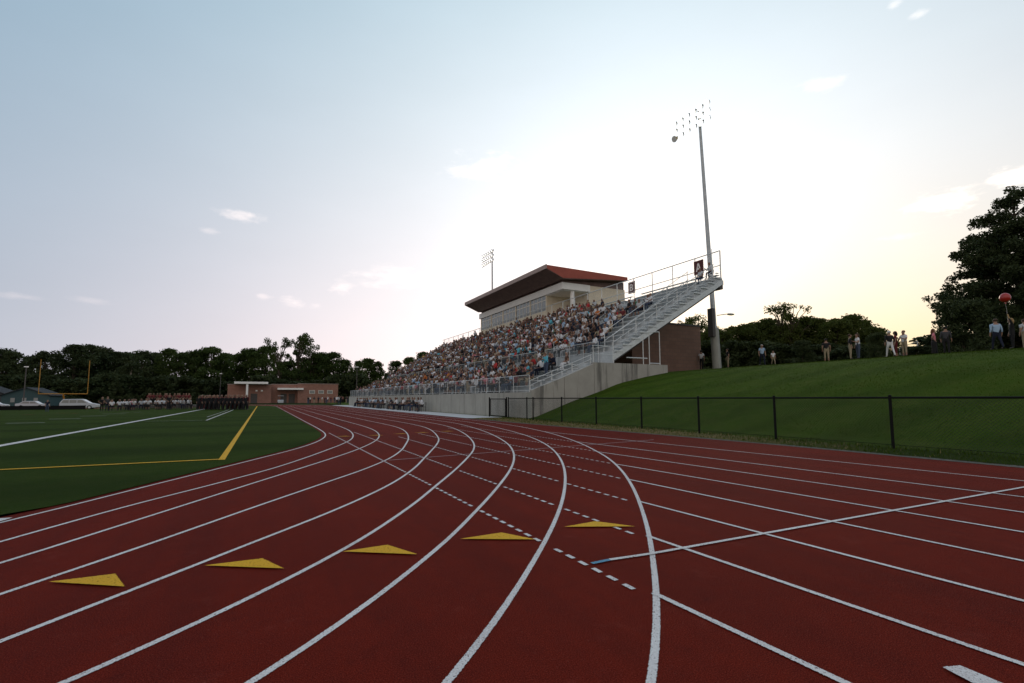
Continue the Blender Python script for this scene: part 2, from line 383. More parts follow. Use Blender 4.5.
LINES = [  # lane lines through the bend, then straight (measured on the ground, metres)
 (2.08,5.8,[(-1.95,7.33),(-1.3,8.69),(-.64,10.04),(.01,11.39),(.65,12.75),(1.2,14.16),(1.62,15.64),(1.9,17.19),(2.03,18.9),(2.08,21.5)]),
 (3.08,0,[(-2.04,5.67),(-1.35,7.),(-.56,8.28),(.19,9.58),(.82,10.95),(1.39,12.34),(1.94,13.75),(2.4,15.21),(2.71,16.75),(2.91,18.35),(3.03,20.),(3.08,22.2)]),
 (4.03,0,[(-1.52,5.39),(-.81,6.71),(-.1,8.03),(.62,9.35),(1.33,10.67),(2.,12.01),(2.59,13.4),(3.09,14.83),(3.47,16.34),(3.73,17.9),(3.9,19.52),(3.99,21.2),(4.03,23.2)]),
 (5.22,0,[(-1.76,3.81),(-.88,5.04),(-.05,6.29),(.8,7.54),(1.64,8.79),(2.37,10.1),(2.96,11.49),(3.45,12.93),(3.91,14.39),(4.31,15.88),(4.65,17.4),(4.93,18.96),(5.11,20.56),(5.2,22.3),(5.22,24.3)]),
 (6.38,0,[(-1.13,3.47),(-.15,4.64),(.82,5.82),(1.67,7.06),(2.38,8.39),(2.99,9.76),(3.59,11.14),(4.18,12.53),(4.71,13.95),(5.14,15.42),(5.53,16.92),(5.87,18.44),(6.13,20.01),(6.28,21.64),(6.36,23.3),(6.38,25.)]),
 (7.56,0,[(-1.7,2.07),(-.44,3.09),(.62,4.22),(1.49,5.45),(2.27,6.74),(3.03,8.03),(3.76,9.34),(4.45,10.67),(5.05,12.06),(5.56,13.5),(6.02,14.97),(6.43,16.47),(6.8,18.),(7.1,19.5),(7.33,21.1),(7.47,22.7),(7.54,24.4),(7.56,26.2)]),
 (8.6,0,[(-.97,1.67),(.25,2.71),(1.28,3.86),(2.18,5.07),(3.04,6.31),(3.86,7.58),(4.6,8.88),(5.26,10.23),(5.84,11.62),(6.34,13.06),(6.79,14.53),(7.2,16.04),(7.56,17.55),(7.88,19.07),(8.16,20.6),(8.39,22.18),(8.53,23.81),(8.59,25.5),(8.6,27.)]),
 (9.52,0,[(-.18,1.24),(.98,2.31),(2.02,3.46),(2.97,4.64),(3.85,5.87),(4.67,7.14),(5.42,8.44),(6.1,9.77),(6.71,11.15),(7.24,12.57),(7.7,14.02),(8.09,15.52),(8.43,17.05),(8.74,18.59),(9.01,20.16),(9.24,21.75),(9.41,23.37),(9.5,25.02),(9.52,26.8)]),
 (10.46,0,[(.55,.84),(1.75,1.89),(2.8,3.03),(3.76,4.21),(4.67,5.43),(5.51,6.68),(6.27,7.97),(6.94,9.31),(7.56,10.68),(8.12,12.09),(8.62,13.52),(9.06,14.99),(9.43,16.5),(9.75,18.03),(10.01,19.6),(10.21,21.2),(10.36,22.84),(10.44,24.5),(10.46,26.2)])]
def catmull(P, n=6):
    P = [Vector(q) for q in P]; P = [2*P[0]-P[1]]+P+[2*P[-1]-P[-2]]; out = []
    for i in range(1, len(P)-2):
        for j in range(n):
            t = j/n; a, b, c, e = P[i-1:i+3]
            out.append(.5*(2*b+(c-a)*t+(2*a-5*b+4*c-e)*t*t+(3*b-a-3*c+e)*t**3))
    return out+[P[-2]]
FAR_Y, CX = 84., -33.5
def lane_line(i):
    """from the back straight round the near bend, up the home straight and round the far bend"""
    x, _, P = LINES[i]
    pts = catmull(P); a = pts[0]; t = (pts[0]-pts[1]).normalized(); ang = math.atan2(t.y, t.x)   # heading back-left
    back = []; q = a.copy(); rad = 35.5 + .95*i; step = 1.2
    while ang > -math.pi*1.5 + .02 and ang > -math.pi - 1.55 and len(back) < 90:
        ang -= step/rad; q = q + Vector((math.cos(ang), math.sin(ang)))*step; back.append(q.copy())
        if math.sin(ang) > .2 and math.cos(ang) < -.0 and ang < -math.pi-1.2: break
    fr = x - CX
    up_ = [Vector((x, y)) for y in (34,45,60,80)]
    arc = [Vector((CX+fr*math.cos(u), FAR_Y+fr*math.sin(u))) for u in np.linspace(0, math.pi, 60)]
    return back[::-1] + pts + up_ + arc
def ribbon(pts, wdt, z):
    """a painted strip; the third value carries each vertex's distance from the strip's rim in centimetres"""
    pts = [Vector(q[:2]) for q in pts]; V = []; F = []; rim = []
    for i, q in enumerate(pts):
        t = (pts[min(i+1,len(pts)-1)]-pts[max(i-1,0)]).normalized(); n = Vector((-t.y, t.x))*wdt/2
        h = z+gz(q.x, q.y); V += [(q.x+n.x, q.y+n.y, h), (q.x, q.y, h), (q.x-n.x, q.y-n.y, h)]; rim += [0, wdt*50, 0]
    for i in range(len(pts)-1):
        F += [(3*i, 3*i+1, 3*i+4, 3*i+3), (3*i+1, 3*i+2, 3*i+5, 3*i+4)]
    return V, F, rim
class Paint:
    def __init__(s): s.V = []; s.F = []; s.rim = []
    def add(s, V, F, rim):
        o = len(s.V); s.V += V; s.F += [tuple(i+o for i in f) for f in F]; s.rim += rim
def poly_sheet(name, pts, z, m, cuts=()):
    bm = bmesh.new(); bm.faces.new([bm.verts.new((q[0], q[1], z)) for q in pts])
    bmesh.ops.triangulate(bm, faces=bm.faces[:], ngon_method='EAR_CLIP')
    for ax, v in cuts:
        bmesh.ops.bisect_plane(bm, geom=bm.verts[:]+bm.edges[:]+bm.faces[:], plane_co=(v,v,0), plane_no=((1,0,0) if ax=='x' else (0,1,0)))
    if cuts:
        for v in bm.verts: v.co.z = z + gz(v.co.x, v.co.y)
    bmesh.ops.recalc_face_normals(bm, faces=bm.faces)
    if sum(f.normal.z for f in bm.faces) < 0: bmesh.ops.reverse_faces(bm, faces=bm.faces)
    me = bpy.data.meshes.new(name); bm.to_mesh(me); bm.free(); me.materials.append(m)
    return struct(link(name, me))
ROUTES = [lane_line(i) for i in range(9)]
inner = ROUTES[0]
CUTS = [('x',v) for v in (-8,-11,-14,-17,-20,-23,-26)]+[('y',v) for v in (40,48,55,62,70,78,85)]
# the red sheet: oval and the sprint chute that runs on past the camera
outer_arc = [(CX+(11.0-CX)*math.cos(u), FAR_Y+(11.0-CX)*math.sin(u)) for u in np.linspace(0, math.pi, 50)]
near_arc = [(CX+(11.0-CX)*math.cos(u), 18+(11.0-CX)*math.sin(u)) for u in np.linspace(math.pi, math.pi*1.62, 40)]
poly_sheet('running_track', [(11.5,-70),(11.62,3),(11.75,8),(11.62,12),(11.35,16),(11.05,22),(11.0,30)] + outer_arc + near_arc + [(-6,-27),(-1,-70)], .0, M['track'], CUTS)
off = []
for i, q in enumerate(inner):
    t = (inner[min(i+1,len(inner)-1)]-inner[max(i-1,0)]).normalized()
    wd = .13 + (.5*sm(0, 1.6, 7.6-q.y) if q.x > -6 else .5)
    off.append((q.x - t.y*wd, q.y + t.x*wd))
poly_sheet('field_turf', off, .010, M['turf'], CUTS)

mk = {n: Paint() for n in ('white','yellow','blue','thin','field','fieldyellow')}
for i, r_ in enumerate(ROUTES): mk['white'].add(*ribbon(r_, .046, .003))
def x8(y):
    P = LINES[8][2]
    for a, b in zip(P, P[1:]):
        if a[1] <= y <= b[1]: return a[0]+(b[0]-a[0])*(y-a[1])/(b[1]-a[1])
    return 10.46 if y > 20 else -9
CH = [((2.22,2.38),(2.26,1.3)),((3.07,3.36),(3.13,1.0)),((3.99,4.49),(4.09,1.28)),((4.92,5.53),(5.07,1.57)),((5.86,6.58),(6.14,1.89)),((6.86,7.69),(7.18,2.2)),((7.94,8.9),(8.27,2.51)),((9.42,10.13),(9.84,2.97))]
DX = [2.15, 3.0, 3.9, 4.86, 5.8, 6.8, 7.75, None]
for i, ((xa, ya), (xb, yb)) in enumerate(CH):
    sl_ = (xb-xa)/(yb-ya)
    # walk down to where the straight meets the outer bend line
    y = 0.8
    while xa+sl_*(y-ya) > x8(y) and y < 19: y += .02
    mk['white'].add(*ribbon([(xa+sl_*(q-ya), q) for q in (y, 1.2, -3, -12)] + [(xa+sl_*(-15), q) for q in (-30, -68)], .046, .006))
    if DX[i] is None: continue
    # the same straight goes on as a dotted line between the bend lanes
    crossings = []
    for L in LINES:
        for a, b in zip(L[2], L[2][1:]):
            if (a[0]-DX[i])*(b[0]-DX[i]) <= 0 and a[0] != b[0]: crossings.append(a[1]+(b[1]-a[1])*(DX[i]-a[0])/(b[0]-a[0]))
    crossings.sort()
    q = y + .10
    lim = {0: 9.5, 1: 14., 2: 15.5, 3: 16.5, 4: 18, 5: 19, 6: 20}[i]
    while q < lim:
        if min([abs(q+.045-c) for c in crossings] or [9]) > .09:
            mk['white'].add(*ribbon([(DX[i]-.0, q), (DX[i], q+.095)], .042, .006))
        q += .168
    if i < 2: mk['thin'].add(*ribbon([(DX[i], lim), (DX[i], 18.4)], .046, .006))
mk['blue'].add(*ribbon([(2.20,3.01),(2.37,3.015)], .044, .009))
mk['white'].add(*ribbon([(2.37,3.015),(2.73,2.98),(9.2,2.77),(11.4,2.71)], .044, .009))
mk['thin'].add(*ribbon([(2.26,9.72),(6.2,10.2),(10.09,10.72)], .044, .009))
def quad(mb, pts, z):
    n = len(pts); cx = sum(q[0] for q in pts)/n; cy = sum(q[1] for q in pts)/n
    mb.add([(x,y,z) for x,y in pts]+[(cx,cy,z)], [(i,(i+1)%n,n) for i in range(n)], [0.]*n+[9.])
for T in [[(-1.23,4.39),(-.86,4.37),(-.74,4.04)],[(-.34,4.28),(.05,4.26),(.19,3.93)],[(.6,4.15),(.97,4.16),(1.13,3.79)],[(1.55,4.04),(1.97,4.05),(2.14,3.71)],[(2.56,3.95),(2.96,3.98),(3.18,3.64)]]:
    quad(mk['yellow'], T, .012)
for x, y in [(2.3,16.4),(3.3,16.3),(4.2,16.6),(5.0,16.8),(6.0,17.0)]: quad(mk['yellow'], [(x-.2,y+.14),(x+.15,y+.17),(x+.3,y-.08)], .012)
quad(mk['white'], [(2.76,1.16),(2.85,1.13),(2.83,.93),(2.71,1.0)], .012)
quad(mk['white'], [(-2.5,6.93),(-2.23,6.9),(-2.27,6.74),(-2.6,6.72)], .012)
mk['fieldyellow'].add(*ribbon([(-.67,y) for y in (11.3,20,40,60,75,90)], .12, .018))
mk['fieldyellow'].add(*ribbon([(-.67,11.4),(-4,11.55),(-14,11.55),(-50,11.55)], .12, .022))
mk['field'].add(*ribbon([(-6.04,y) for y in (12.,17.6,26,40,60,85)], .24, .020))
mk['field'].add(*ribbon([(-2.75,y) for y in (32.3,45,62)], .10, .020))
mk['field'].add(*ribbon([(-2.75,32.4),(-5.6,32.6)], .06, .024))
mk['field'].add(*ribbon([(-3.2,38),(-3.2,62)], .05, .020))
for y in (22.5,28.1,33.7,39.4,45,50.6,56.3):
    mk['field'].add(*ribbon([(-10.0,y),(-11.5,y)], .13, .022))
for nm, m in (('white','white'),('yellow','yellow'),('blue','blue'),('thin','thin'),('field','white'),('fieldyellow','yellow')):
    o = link({'white':'track_line_markings','yellow':'yellow_arrow_markings','blue':'blue_line_marking','thin':'faded_line_markings','field':'field_line_markings','fieldyellow':'field_boundary_markings'}[nm], mesh_from(nm, mk[nm].V, mk[nm].F, M[m]))
    o.data.attributes.new('rim', 'FLOAT', 'POINT').data.foreach_set('value', mk[nm].rim)
    bm = bmesh.new(); bm.from_mesh(o.data)
    for f in bm.faces:
        f.normal_update()
        if f.normal.z < 0: f.normal_flip()
    bm.to_mesh(o.data); bm.free(); struct(o)

edge = [(11.62,3),(11.75,8),(11.62,12),(11.35,16),(11.05,22),(11.0,27)]
struct(link('gravel_edge', mesh_from('gravel_edge', *ribbon([(11.62,-60)]+[(x+.12,y) for x,y in edge], .34, .006)[:2], M['gravel'])))
vr = random.Random(5)
ys = np.arange(-60, 29.5, .35); V = []
for y in ys:
    e = np.interp(y, [a[1] for a in edge], [a[0] for a in edge])+.2+vr.uniform(-.08,.08); V += [(e,y,.011),(13.46,y,.011)]
F = [(2*i+1,2*i+3,2*i+2,2*i) for i in range(len(ys)-1)]
vm = M['verge']; k = NT(vm.node_tree); b_ = k.n['Principled BSDF']; src = b_.inputs['Base Color'].links[0].from_socket
sy = k.new('ShaderNodeSeparateXYZ'); tcv = k.new('ShaderNodeTexCoord').outputs['Object']; k.l.new(tcv, sy.inputs[0])
k.l.new(k.mix(k.rng(k.m('ADD', sy.outputs[1], k.m('MULTIPLY', k.noise(tcv, .8, 4), 6.)), 9., 16., 0, 1), k.mix(k.noise(tcv, 3., 5), (.014,.032,.005), (.032,.042,.010)), src), b_.inputs['Base Color'])
struct(link('dry_verge', mesh_from('dry_verge', V, F, vm)))
V = [(11.0,27.4,.016),(13.75,27.4,.016),(13.75,92,.016),(11.0,92,.016)]
struct(link('concrete_apron', mesh_from('concrete_apron', V, [(0,1,2,3)], M['apron'])))
# blades of dry and green grass along the fence foot
V = []; F = []; mi = []
for i in range(15000):
    y = -2 + 29*vr.random()**1.15; x = np.interp(y, [a[1] for a in edge], [a[0] for a in edge])+.2 + (13.9-11.3)*vr.random()**1.1
    h = vr.uniform(.02,.075)*(1.6 if abs(x-13.2) < .25 else 1); a = vr.uniform(0,6.28); l = vr.uniform(-.04,.04); o = len(V); ww = .006+.0006*y
    V += [(x-ww*math.cos(a),y-ww*math.sin(a),.0),(x+ww*math.cos(a),y+ww*math.sin(a),.0),(x+l,y+vr.uniform(-.04,.04),h)]
    F.append((o,o+1,o+2)); mi.append(0 if vr.random() < (.6 if x < 12.7 else .3)*sm(5, 13, y+vr.uniform(-2,2)) else 1)
gr_ = np.random.default_rng(4); nb_ = 70000
gx = 13.7 + 20*gr_.random(nb_)**1.2; gy = -6 + 31*gr_.random(nb_); gy = np.where(gr_.random(nb_) < .25, -6+16*gr_.random(nb_), gy); bandf = .5+.5*np.sin(gx*.9+gy*1.3)*np.sin(gy*.55-gx*.35)
hz_ = np.array([bumpz(a, b) for a, b in zip(gx, gy)]); aa = gr_.random(nb_)*6.28; hh = (.012+.03*gr_.random(nb_))*(.6+.5*bandf); sw = .008+.010*gr_.random(nb_)
ok_ = ~((gy > 24.4))
o0 = len(V); P3 = np.stack([np.stack([gx-sw*np.cos(aa), gy-sw*np.sin(aa), hz_-.01],1), np.stack([gx+sw*np.cos(aa), gy+sw*np.sin(aa), hz_-.01],1), np.stack([gx+.05*(gr_.random(nb_)-.5), gy+.05*(gr_.random(nb_)-.5), hz_+hh],1)], 1)[ok_]
bankV = P3.reshape(-1,3)
o = link('bank_blades', mesh_from('bank_blades', bankV, np.arange(len(bankV)).reshape(-1,3), [M['bank']])); tag(o, 'short mown grass covering the bank behind the fence', 'grass', kind='stuff')
o = link('verge_grass', mesh_from('verge_grass', V, F, [M['dry'], M['bank']], mi)); tag(o, 'thin dry grass at the foot of the black fence', 'grass', kind='stuff')

# ------------------------------------------------------------------ black chain link fence beside the track
FX = 13.2
fence = thing('chain_link_fence', 'long black chain link fence between the red track and the grass bank', 'fence', (FX,0,0))
ypost = [6.16-2.86*i for i in range(12,0,-1)] + [6.16,9.09,11.85,14.65,17.55,20.34,23.2,23.9,26.2]
for y in ypost:
    m_ = MB().bar((0,y,0),(0,y,1.235),.034); m_.add(*MB().ell((0,y,1.24),.04,.04,.03,8,5).__dict__.values()); m_.build('post', M['black'], fence)
MB().bar((0,ypost[0],1.2),(0,26.2,1.2),.024).build('top_rail', M['black'], fence)
MB().bar((0,ypost[0],.10),(0,26.2,.10),.006,4).build('bottom_wire', M['black'], fence)
V = [(0,ypost[0],.04),(0,26.2,.04),(0,26.2,1.2),(0,ypost[0],1.2)]
link('chain_mesh', mesh_from('chain_mesh', V, [(0,1,2,3)], M['link']), fence)
gate = thing('fence_gate', 'black framed gate at the end of the track fence against the concrete wall', 'gate', (FX,26.35,0))
for y in (0.1,2.6): MB().bar((0,y,0),(0,y,1.27),.045).build('post', M['black'], gate)
gf = MB()
for a, b in (((0,.25,.1),(0,.25,1.16)),((0,2.45,.1),(0,2.45,1.16)),((0,.25,1.16),(0,2.45,1.16)),((0,.25,.1),(0,2.45,.1))): gf.bar(a, b, .028)
gf.build('gate_frame', M['black'], gate)
link('chain_mesh', mesh_from('gate_mesh', [(0,.25,.1),(0,2.45,.1),(0,2.45,1.16),(0,.25,1.16)], [(0,1,2,3)], M['link']), gate)

# ------------------------------------------------------------------ concrete wall, bleachers
Y0, Y1 = 24.8, 90.
WX = 13.7
wall = thing('retaining_wall', 'weathered grey concrete wall carrying the bleachers, stained by dark drips', 'wall', (WX,Y0,0))
wf = MB()
for a in np.arange(0, Y1-Y0-.1, 8.15):
    b = min(a+8.15, Y1-Y0); wf.box(0,.3,a+(.012 if a else 0),b-.012,-.3,1.55)
    wf.box(.02,.28,a-.013,a+.013,-.3,1.53)
wf.build('front_wall', M['conc2'], wall)
sw = MB()
for pl in ([(.305,-.3),(.305,1.66),(2.6,2.48),(2.6,-.3)], [(2.625,-.3),(2.625,2.49),(4.85,3.36),(4.85,-.3)], [(4.875,-.3),(4.875,3.45),(8.0,3.45),(8.0,-.3)], [(8.025,-.3),(8.025,3.45),(11.1,3.45),(11.1,-.3)]):
    sw.prism(pl, 'y', 0, .3)
sw.build('side_wall', M['conc'], wall)
wc = MB(); wc.box(4.9,11.1,.31,2.6,3.30,3.44); wc.build('landing_slab', M['conc'], wall)

bl = thing('bleachers', 'large aluminium grandstand with rows of benches above the concrete wall', 'bleachers', (0,0,0))
lower = [(14.5+.8*i, 1.56+.36*i) for i in range(5)]             # x of the row's front edge, floor height
upper = [(20.4+.75*i, 4.3+.46*i) for i in range(14)]
prof = [(13.98,1.56)]
for i, (x, z) in enumerate(lower):
    if i: prof += [(x, prof[-1][1]), (x, z)]
prof += [(18.5, lower[-1][1]), (18.5,3.45), (20.4,3.45), (20.4,4.3)]
for i, (x, z) in enumerate(upper):
    if i: prof += [(x, prof[-1][1]), (x, z)]
prof += [(31.0, upper[-1][1])]
dk = MB()
n = len(prof); V = [(x,y,z) for y in (Y0+.34,Y1) for x,z in prof]; dk.add(V, [(i,i+1,n+i+1,n+i) for i in range(n-1)])
lowp = [(x,z-.14) for x,z in prof]
o = link('stepped_deck', mesh_from('stepped_deck', dk.V, dk.F, M['deck']), bl)
md = o.modifiers.new('solid', 'SOLIDIFY'); md.thickness = .05; md.offset = -1
AISLES = [26.0, 34.3, 42.5, 50.8, 59, 67.3, 75.5, 83.8]
def in_aisle(y): return min(abs(y-a) for a in AISLES) < .62
rows = [(x+.45, z, 'low', i) for i, (x, z) in enumerate(lower)] + [(x+.42, z, 'up', i) for i, (x, z) in enumerate(upper)]
segs = []
ya = Y0+.45
for a in AISLES:
    if a-.62 > ya: segs.append((ya, a-.62))
    ya = a+.62
segs.append((ya, Y1-.3))
for x, z, t, i in rows:
    s_ = MB()
    for a, b in segs:
        s_.box(x,x+.26,a,b,z+.40,z+.44)
        for yy in np.arange(a+.2, b, 1.8): s_.box(x+.09,x+.15,yy,yy+.05,z,z+.40)
    s_.build('seat_plank', M['alu'], bl)
st = MB(); st.prism([(20.3,3.62),(30.9,9.78),(31.05,9.78),(31.05,10.12),(30.8,10.12),(20.3,4.0)], 'y', Y0+.24, Y0+.34); st.build('end_stringer', M['alu'], bl)
pl_ = []
for i, (x, z) in enumerate(upper): pl_ += [(x, z-(.46 if i else .3)), (x, z)]
pl_ += [(31.0, upper[-1][1]), (31.0, 10.0), (20.4, 3.9)]
MB().prism(pl_, 'y', Y0+.29, Y0+.335).build('stair_side_plate', M['deck'], bl)
st = MB()
for i, (x, z) in enumerate(upper): st.box(x-.03,x+.7,Y0+.2,Y0+.25,z-.07,z+.02)
for i, (x, z) in enumerate(upper): st.box(x+.3,x+.65,Y0+.36,Y0+1.0,z+.21,z+.25)
st.build('stair_tread', M['alu'], bl)
for yy in (Y0+.6, 31, 37.5, 44, 50.5, 57, 63.5, 70, 76.5, 83): MB().prism([(20.5,3.5),(31,9.6),(31,9.95),(20.5,3.9)], 'y', yy, yy+.12).build('raker_beam', M['beam'], bl)
for yy in (31,37.5,44,50.5,57,63.5,70,76.5,83):
    MB().box(30.6,30.85,yy,yy+.2,3.5,9.6).build('support_column', M['beam'], bl)
MB().box(30.7,31.05,Y0+.3,Y1,9.45,9.8).build('rear_beam', M['beam'], bl)
def railing(name, x, ya, yb, z0, h, bars, sp, mids=(.5,), posts=True, r=.019):
    rl = link(name, None, bl, (x,0,z0))
    t = MB().bar((0,ya,h),(0,yb,h),r,6)
    for q in mids: t.bar((0,ya,h*q),(0,yb,h*q),r*.8,6)
    t.build('handrail', M['alu'], rl)
    for yy in np.arange(ya, yb+.01, sp): MB().bar((0,yy,0),(0,yy,h),r,6).build('post', M['alu'], rl)
    if bars:
        b_ = MB()
        for yy in np.arange(ya+.11, yb, .115): b_.box(-.005,.005,yy-.005,yy+.005,.1,h)
        b_.build('railing_bars', M['wire'], rl)
    return rl
railing('front_railing', 13.9, Y0+.05, Y1-.1, 1.56, 1.0, True, 2.03, (.1,))
for a, b in zip([Y0+.45]+[q+.65 for q in AISLES], [q-.65 for q in AISLES]+[Y1-.3]):
    if b-a > 1: railing('tier_railing', 20.32, a, b, 3.45, 1.62, True, (b-a)/4, (.55,))
bk = railing('back_railing', 31.0, Y0+.4, Y1, 10.3, 2.2, False, 2.45, (.48,.05), r=.04)
link('chain_mesh', mesh_from('back_mesh', [(0,Y0+.4,.1),(0,Y1,.1),(0,Y1,2.2),(0,Y0+.4,2.2)], [(0,1,2,3)], M['linkgrey']), bk)
def slope_rail(name, pts, h, posts, y):
    rl = link(name, None, bl)
    hr = MB()
    for q in (h, h*.5):
        for a, b in zip(pts, pts[1:]): hr.bar((a[0],y,a[1]+q),(b[0],y,b[1]+q),.024,6)
    hr.build('handrail', M['alu'], rl)
    for t in posts:
        x = t; z = np.interp(t, [q[0] for q in pts], [q[1] for q in pts])
        MB().bar((x,y,z),(x,y,z+h),.024,6).build('post', M['alu'], rl)
slope_rail('end_railing', [(20.3,4.3),(30.1,10.3)], 1.0, [20.35,22.3,24.2,26.2,28.1,30.0], Y0+.28)
slope_rail('aisle_railing', [(20.9,4.5),(29.2,9.75)], 1.25, [20.95,22.6,24.6,26.9,29.1], 26.75)
slope_rail('lower_end_railing', [(13.95,1.66),(18.5,3.4)], .55, [14.0,15.5,17,18.4], Y0+.15)
slope_rail('landing_railing', [(18.6,3.45),(20.3,3.45)], 1.1, [18.65,20.25], Y0+.2)
slope_rail('corner_railing', [(30.95,10.3),(31.0,10.3)], 2.2, [30.1,30.97], Y0+.42)
for yy in AISLES[1:]:
    slope_rail('aisle_railing', [(21.5,4.9),(23.0,5.85)], .9, [21.55,22.95], yy)
    slope_rail('aisle_railing', [(25.5,7.3),(27.0,8.25)], .9, [25.55,26.95], yy)
    slope_rail('aisle_railing', [(14.9,1.8),(16.8,2.6)], .9, [14.95,16.75], yy)

LET = {'A': [[(0,0),(.36,1),(.64,1),(1,0),(.76,0),(.69,.22),(.31,.22),(.24,0)], [(.38,.42),(.62,.42),(.5,.80)]],
       'B': [[(.05,0),(.05,1),(.62,1),(.86,.9),(.9,.72),(.86,.58),(.74,.52),(.9,.44),(.97,.27),(.9,.09),(.66,0)], [(.29,.17),(.60,.17),(.72,.28),(.60,.42),(.29,.42)], [(.29,.60),(.56,.60),(.66,.71),(.56,.83),(.29,.83)]]}
def letter_mesh(ch, w_, h_):
    cu = bpy.data.curves.new('letter', 'CURVE'); cu.dimensions = '2D'; cu.fill_mode = 'BOTH'; cu.extrude = .008
    for lp in LET[ch]:
        sp_ = cu.splines.new('POLY'); sp_.points.add(len(lp)-1); sp_.use_cyclic_u = True
        for q, (a, b) in zip(sp_.points, lp): q.co = ((a-.5)*w_, (b-.5)*h_, 0, 1)
    t = bpy.data.objects.new('tmp', cu); C.objects.link(t)
    me = bpy.data.meshes.new_from_object(t.evaluated_get(bpy.context.evaluated_depsgraph_get())); bpy.data.objects.remove(t)
    return me
for ch, y, lab in (('A',27.2,'maroon board with a plain white letter A on the back rail'),('B',35.2,'dark board with white border and white letter B on the back rail')):
    sg = thing('section_sign', lab, 'sign', (30.90,y,11.65), 0, 'section letters on the back rail')
    MB().box(-.03,.03,-.46,.46,-.56,.56).build('sign_board', M['sign'], sg)
    if ch == 'B':
        bd = MB()
        for a in ((-.42,-.36,-.52,.52),(.36,.42,-.52,.52),(-.36,.36,.46,.52),(-.36,.36,-.52,-.46)): bd.box(-.036,-.031,*a)
        bd.build('sign_border', M['signw'], sg)
    me = letter_mesh(ch, .5, .66); me.materials.clear(); me.materials.append(M['signw'])
    lt = link('letter', me, sg, (-.04,0,0)); lt.rotation_euler = (R(90),0,R(-90))

# ------------------------------------------------------------------ press box
pb = thing('press_box', 'long cream press box with a red brown overhanging roof above the bleachers', 'press box', (31.3,47.7,0))
PX, PY, L_, D_ = 0., 0., 24.4, 9.4
pw = MB()
pw.box(0,.25,3.7,L_,9.6,12.12); pw.box(.002,.248,3.7,L_,14.42,14.9)         # below and above the windows
for yy in [3.7]+[3.7+(L_-3.7)*i/5 for i in range(1,5)]+[L_-.25]: pw.box(.003,.247,yy,yy+.25,12.12,14.42)
pw.box(.25,D_,3.7,3.95,9.6,14.9); pw.box(.25,D_,L_-.25,L_,9.6,14.9); pw.box(D_-.25,D_,.25,L_,9.6,14.9)
pw.box(3.75,D_,0,.25,9.6,14.9); pw.box(3.75,4.0,.25,3.7,9.6,14.9)
pw.build('wall', M['cream'], pb)
ff = MB()
ff.prism([(-.12,-.12),(3.9,-.12),(3.9,.16),(.16,.16),(.16,L_+.4),(-.12,L_+.4)], 'z', 14.1, 14.92); ff.build('fascia_band', M['whitew'], pb)
MB().box(.1,3.75,.1,3.7,14.0,14.3).build('porch_ceiling', M['whitew'], pb)
MB().box(-.1,3.9,-.1,3.7,9.9,10.25).build('porch_floor', M['conc'], pb)
MB().bar((1.55,.3,10.25),(1.55,.3,14.1),.26,16).build('column', M['whitew'], pb, smooth=False)
MB().box(4.2,4.3,3.64,3.70,10.3,12.4).build('door', M['beam'], pb)
nwin = 20; wl = (L_-3.95-.25)/nwin
for i in range(nwin):
    a = 3.95+i*wl+.05; b = a+wl-.10
    f_ = MB()
    f_.box(.04,.12,a-.045,a,12.14,14.4); f_.box(.04,.12,b,b+.045,12.14,14.4)
    f_.box(.045,.118,a,b,12.14,12.2); f_.box(.045,.118,a,b,13.44,13.56); f_.box(.045,.118,a,b,14.34,14.4)
    wn = f_.build('window', M['frame'], pb)
    MB().box(.07,.085,a,b,12.2,13.44).box(.07,.085,a,b,13.56,14.34).build('pane', M['glass'], wn)
# roof: a thin slab over a tapering soffit
rf = link('roof', None, pb)
ya, yb = -.85, 24.4
PT = [(-2.7,16.1),(-2.7,16.5),(9.2,16.36),(9.2,15.95),(-.45,15.2)]     # section: thin front edge, soffit falling to the wall, underside rising to the rear
MB().prism(PT, 'y', ya, yb).build('roof_shell', M['roofred'], rf)
MB().box(-2.82,-2.703,ya-.02,yb+.02,16.06,16.56).build('roof_fascia', M['rooffas'], rf)
def slab(pts, m, nm):
    V = [(a,y,z-.004) for y in (ya+.02,yb-.02) for a, z in pts]+[(a,y,z-.06) for y in (ya+.02,yb-.02) for a, z in pts]
    MB().add(V, [(0,1,3,2),(4,6,7,5),(0,2,6,4),(1,5,7,3),(0,4,5,1),(2,3,7,6)]).build(nm, m, rf)
slab([(-2.69,16.09),(-.46,15.2)], M['soffit'], 'soffit')
slab([(-.44,15.2),(9.18,15.94)], M['soffit'], 'underside')
MB().prism([(.05,14.93),(9.3,14.93),(9.3,15.86),(.05,15.15)], 'y', .06, 24.2).build('recess_shade_box', M['soffit'], pb)  # dark box standing in for the shadow in the recess under the roof

# ------------------------------------------------------------------ brick restroom block, pipe gate
rb = thing('brick_building', 'small maroon block building under the high end of the bleachers', 'building', (27.0,30.9,3.2))
MB().box(0,8.0,0,5.,0,4.35).build('wall', M['brick'], rb)
MB().box(-.05,8.06,-.06,5.06,4.36,4.5).build('roof_coping', M['beam'], rb)
pg = thing('pipe_gate', 'grey pipe gate standing on the concrete landing under the bleachers', 'gate', (22.9,25.05,3.45))
g_ = MB()
for a, b in (((.5,0,0),(.5,0,2.25)),((1.45,0,0),(1.45,0,2.3)),((.5,0,2.25),(1.45,0,2.3)),((.5,0,.1),(1.45,0,.1))): g_.bar(a, b, .035)
g_.build('gate_frame', M['alu'], pg); MB().bar((-.05,0,0),(-.05,0,2.0),.035).build('post', M['alu'], pg); MB().bar((-1.5,0,.42),(.3,0,.42),.04).build('cross_bar', M['alu'], pg)

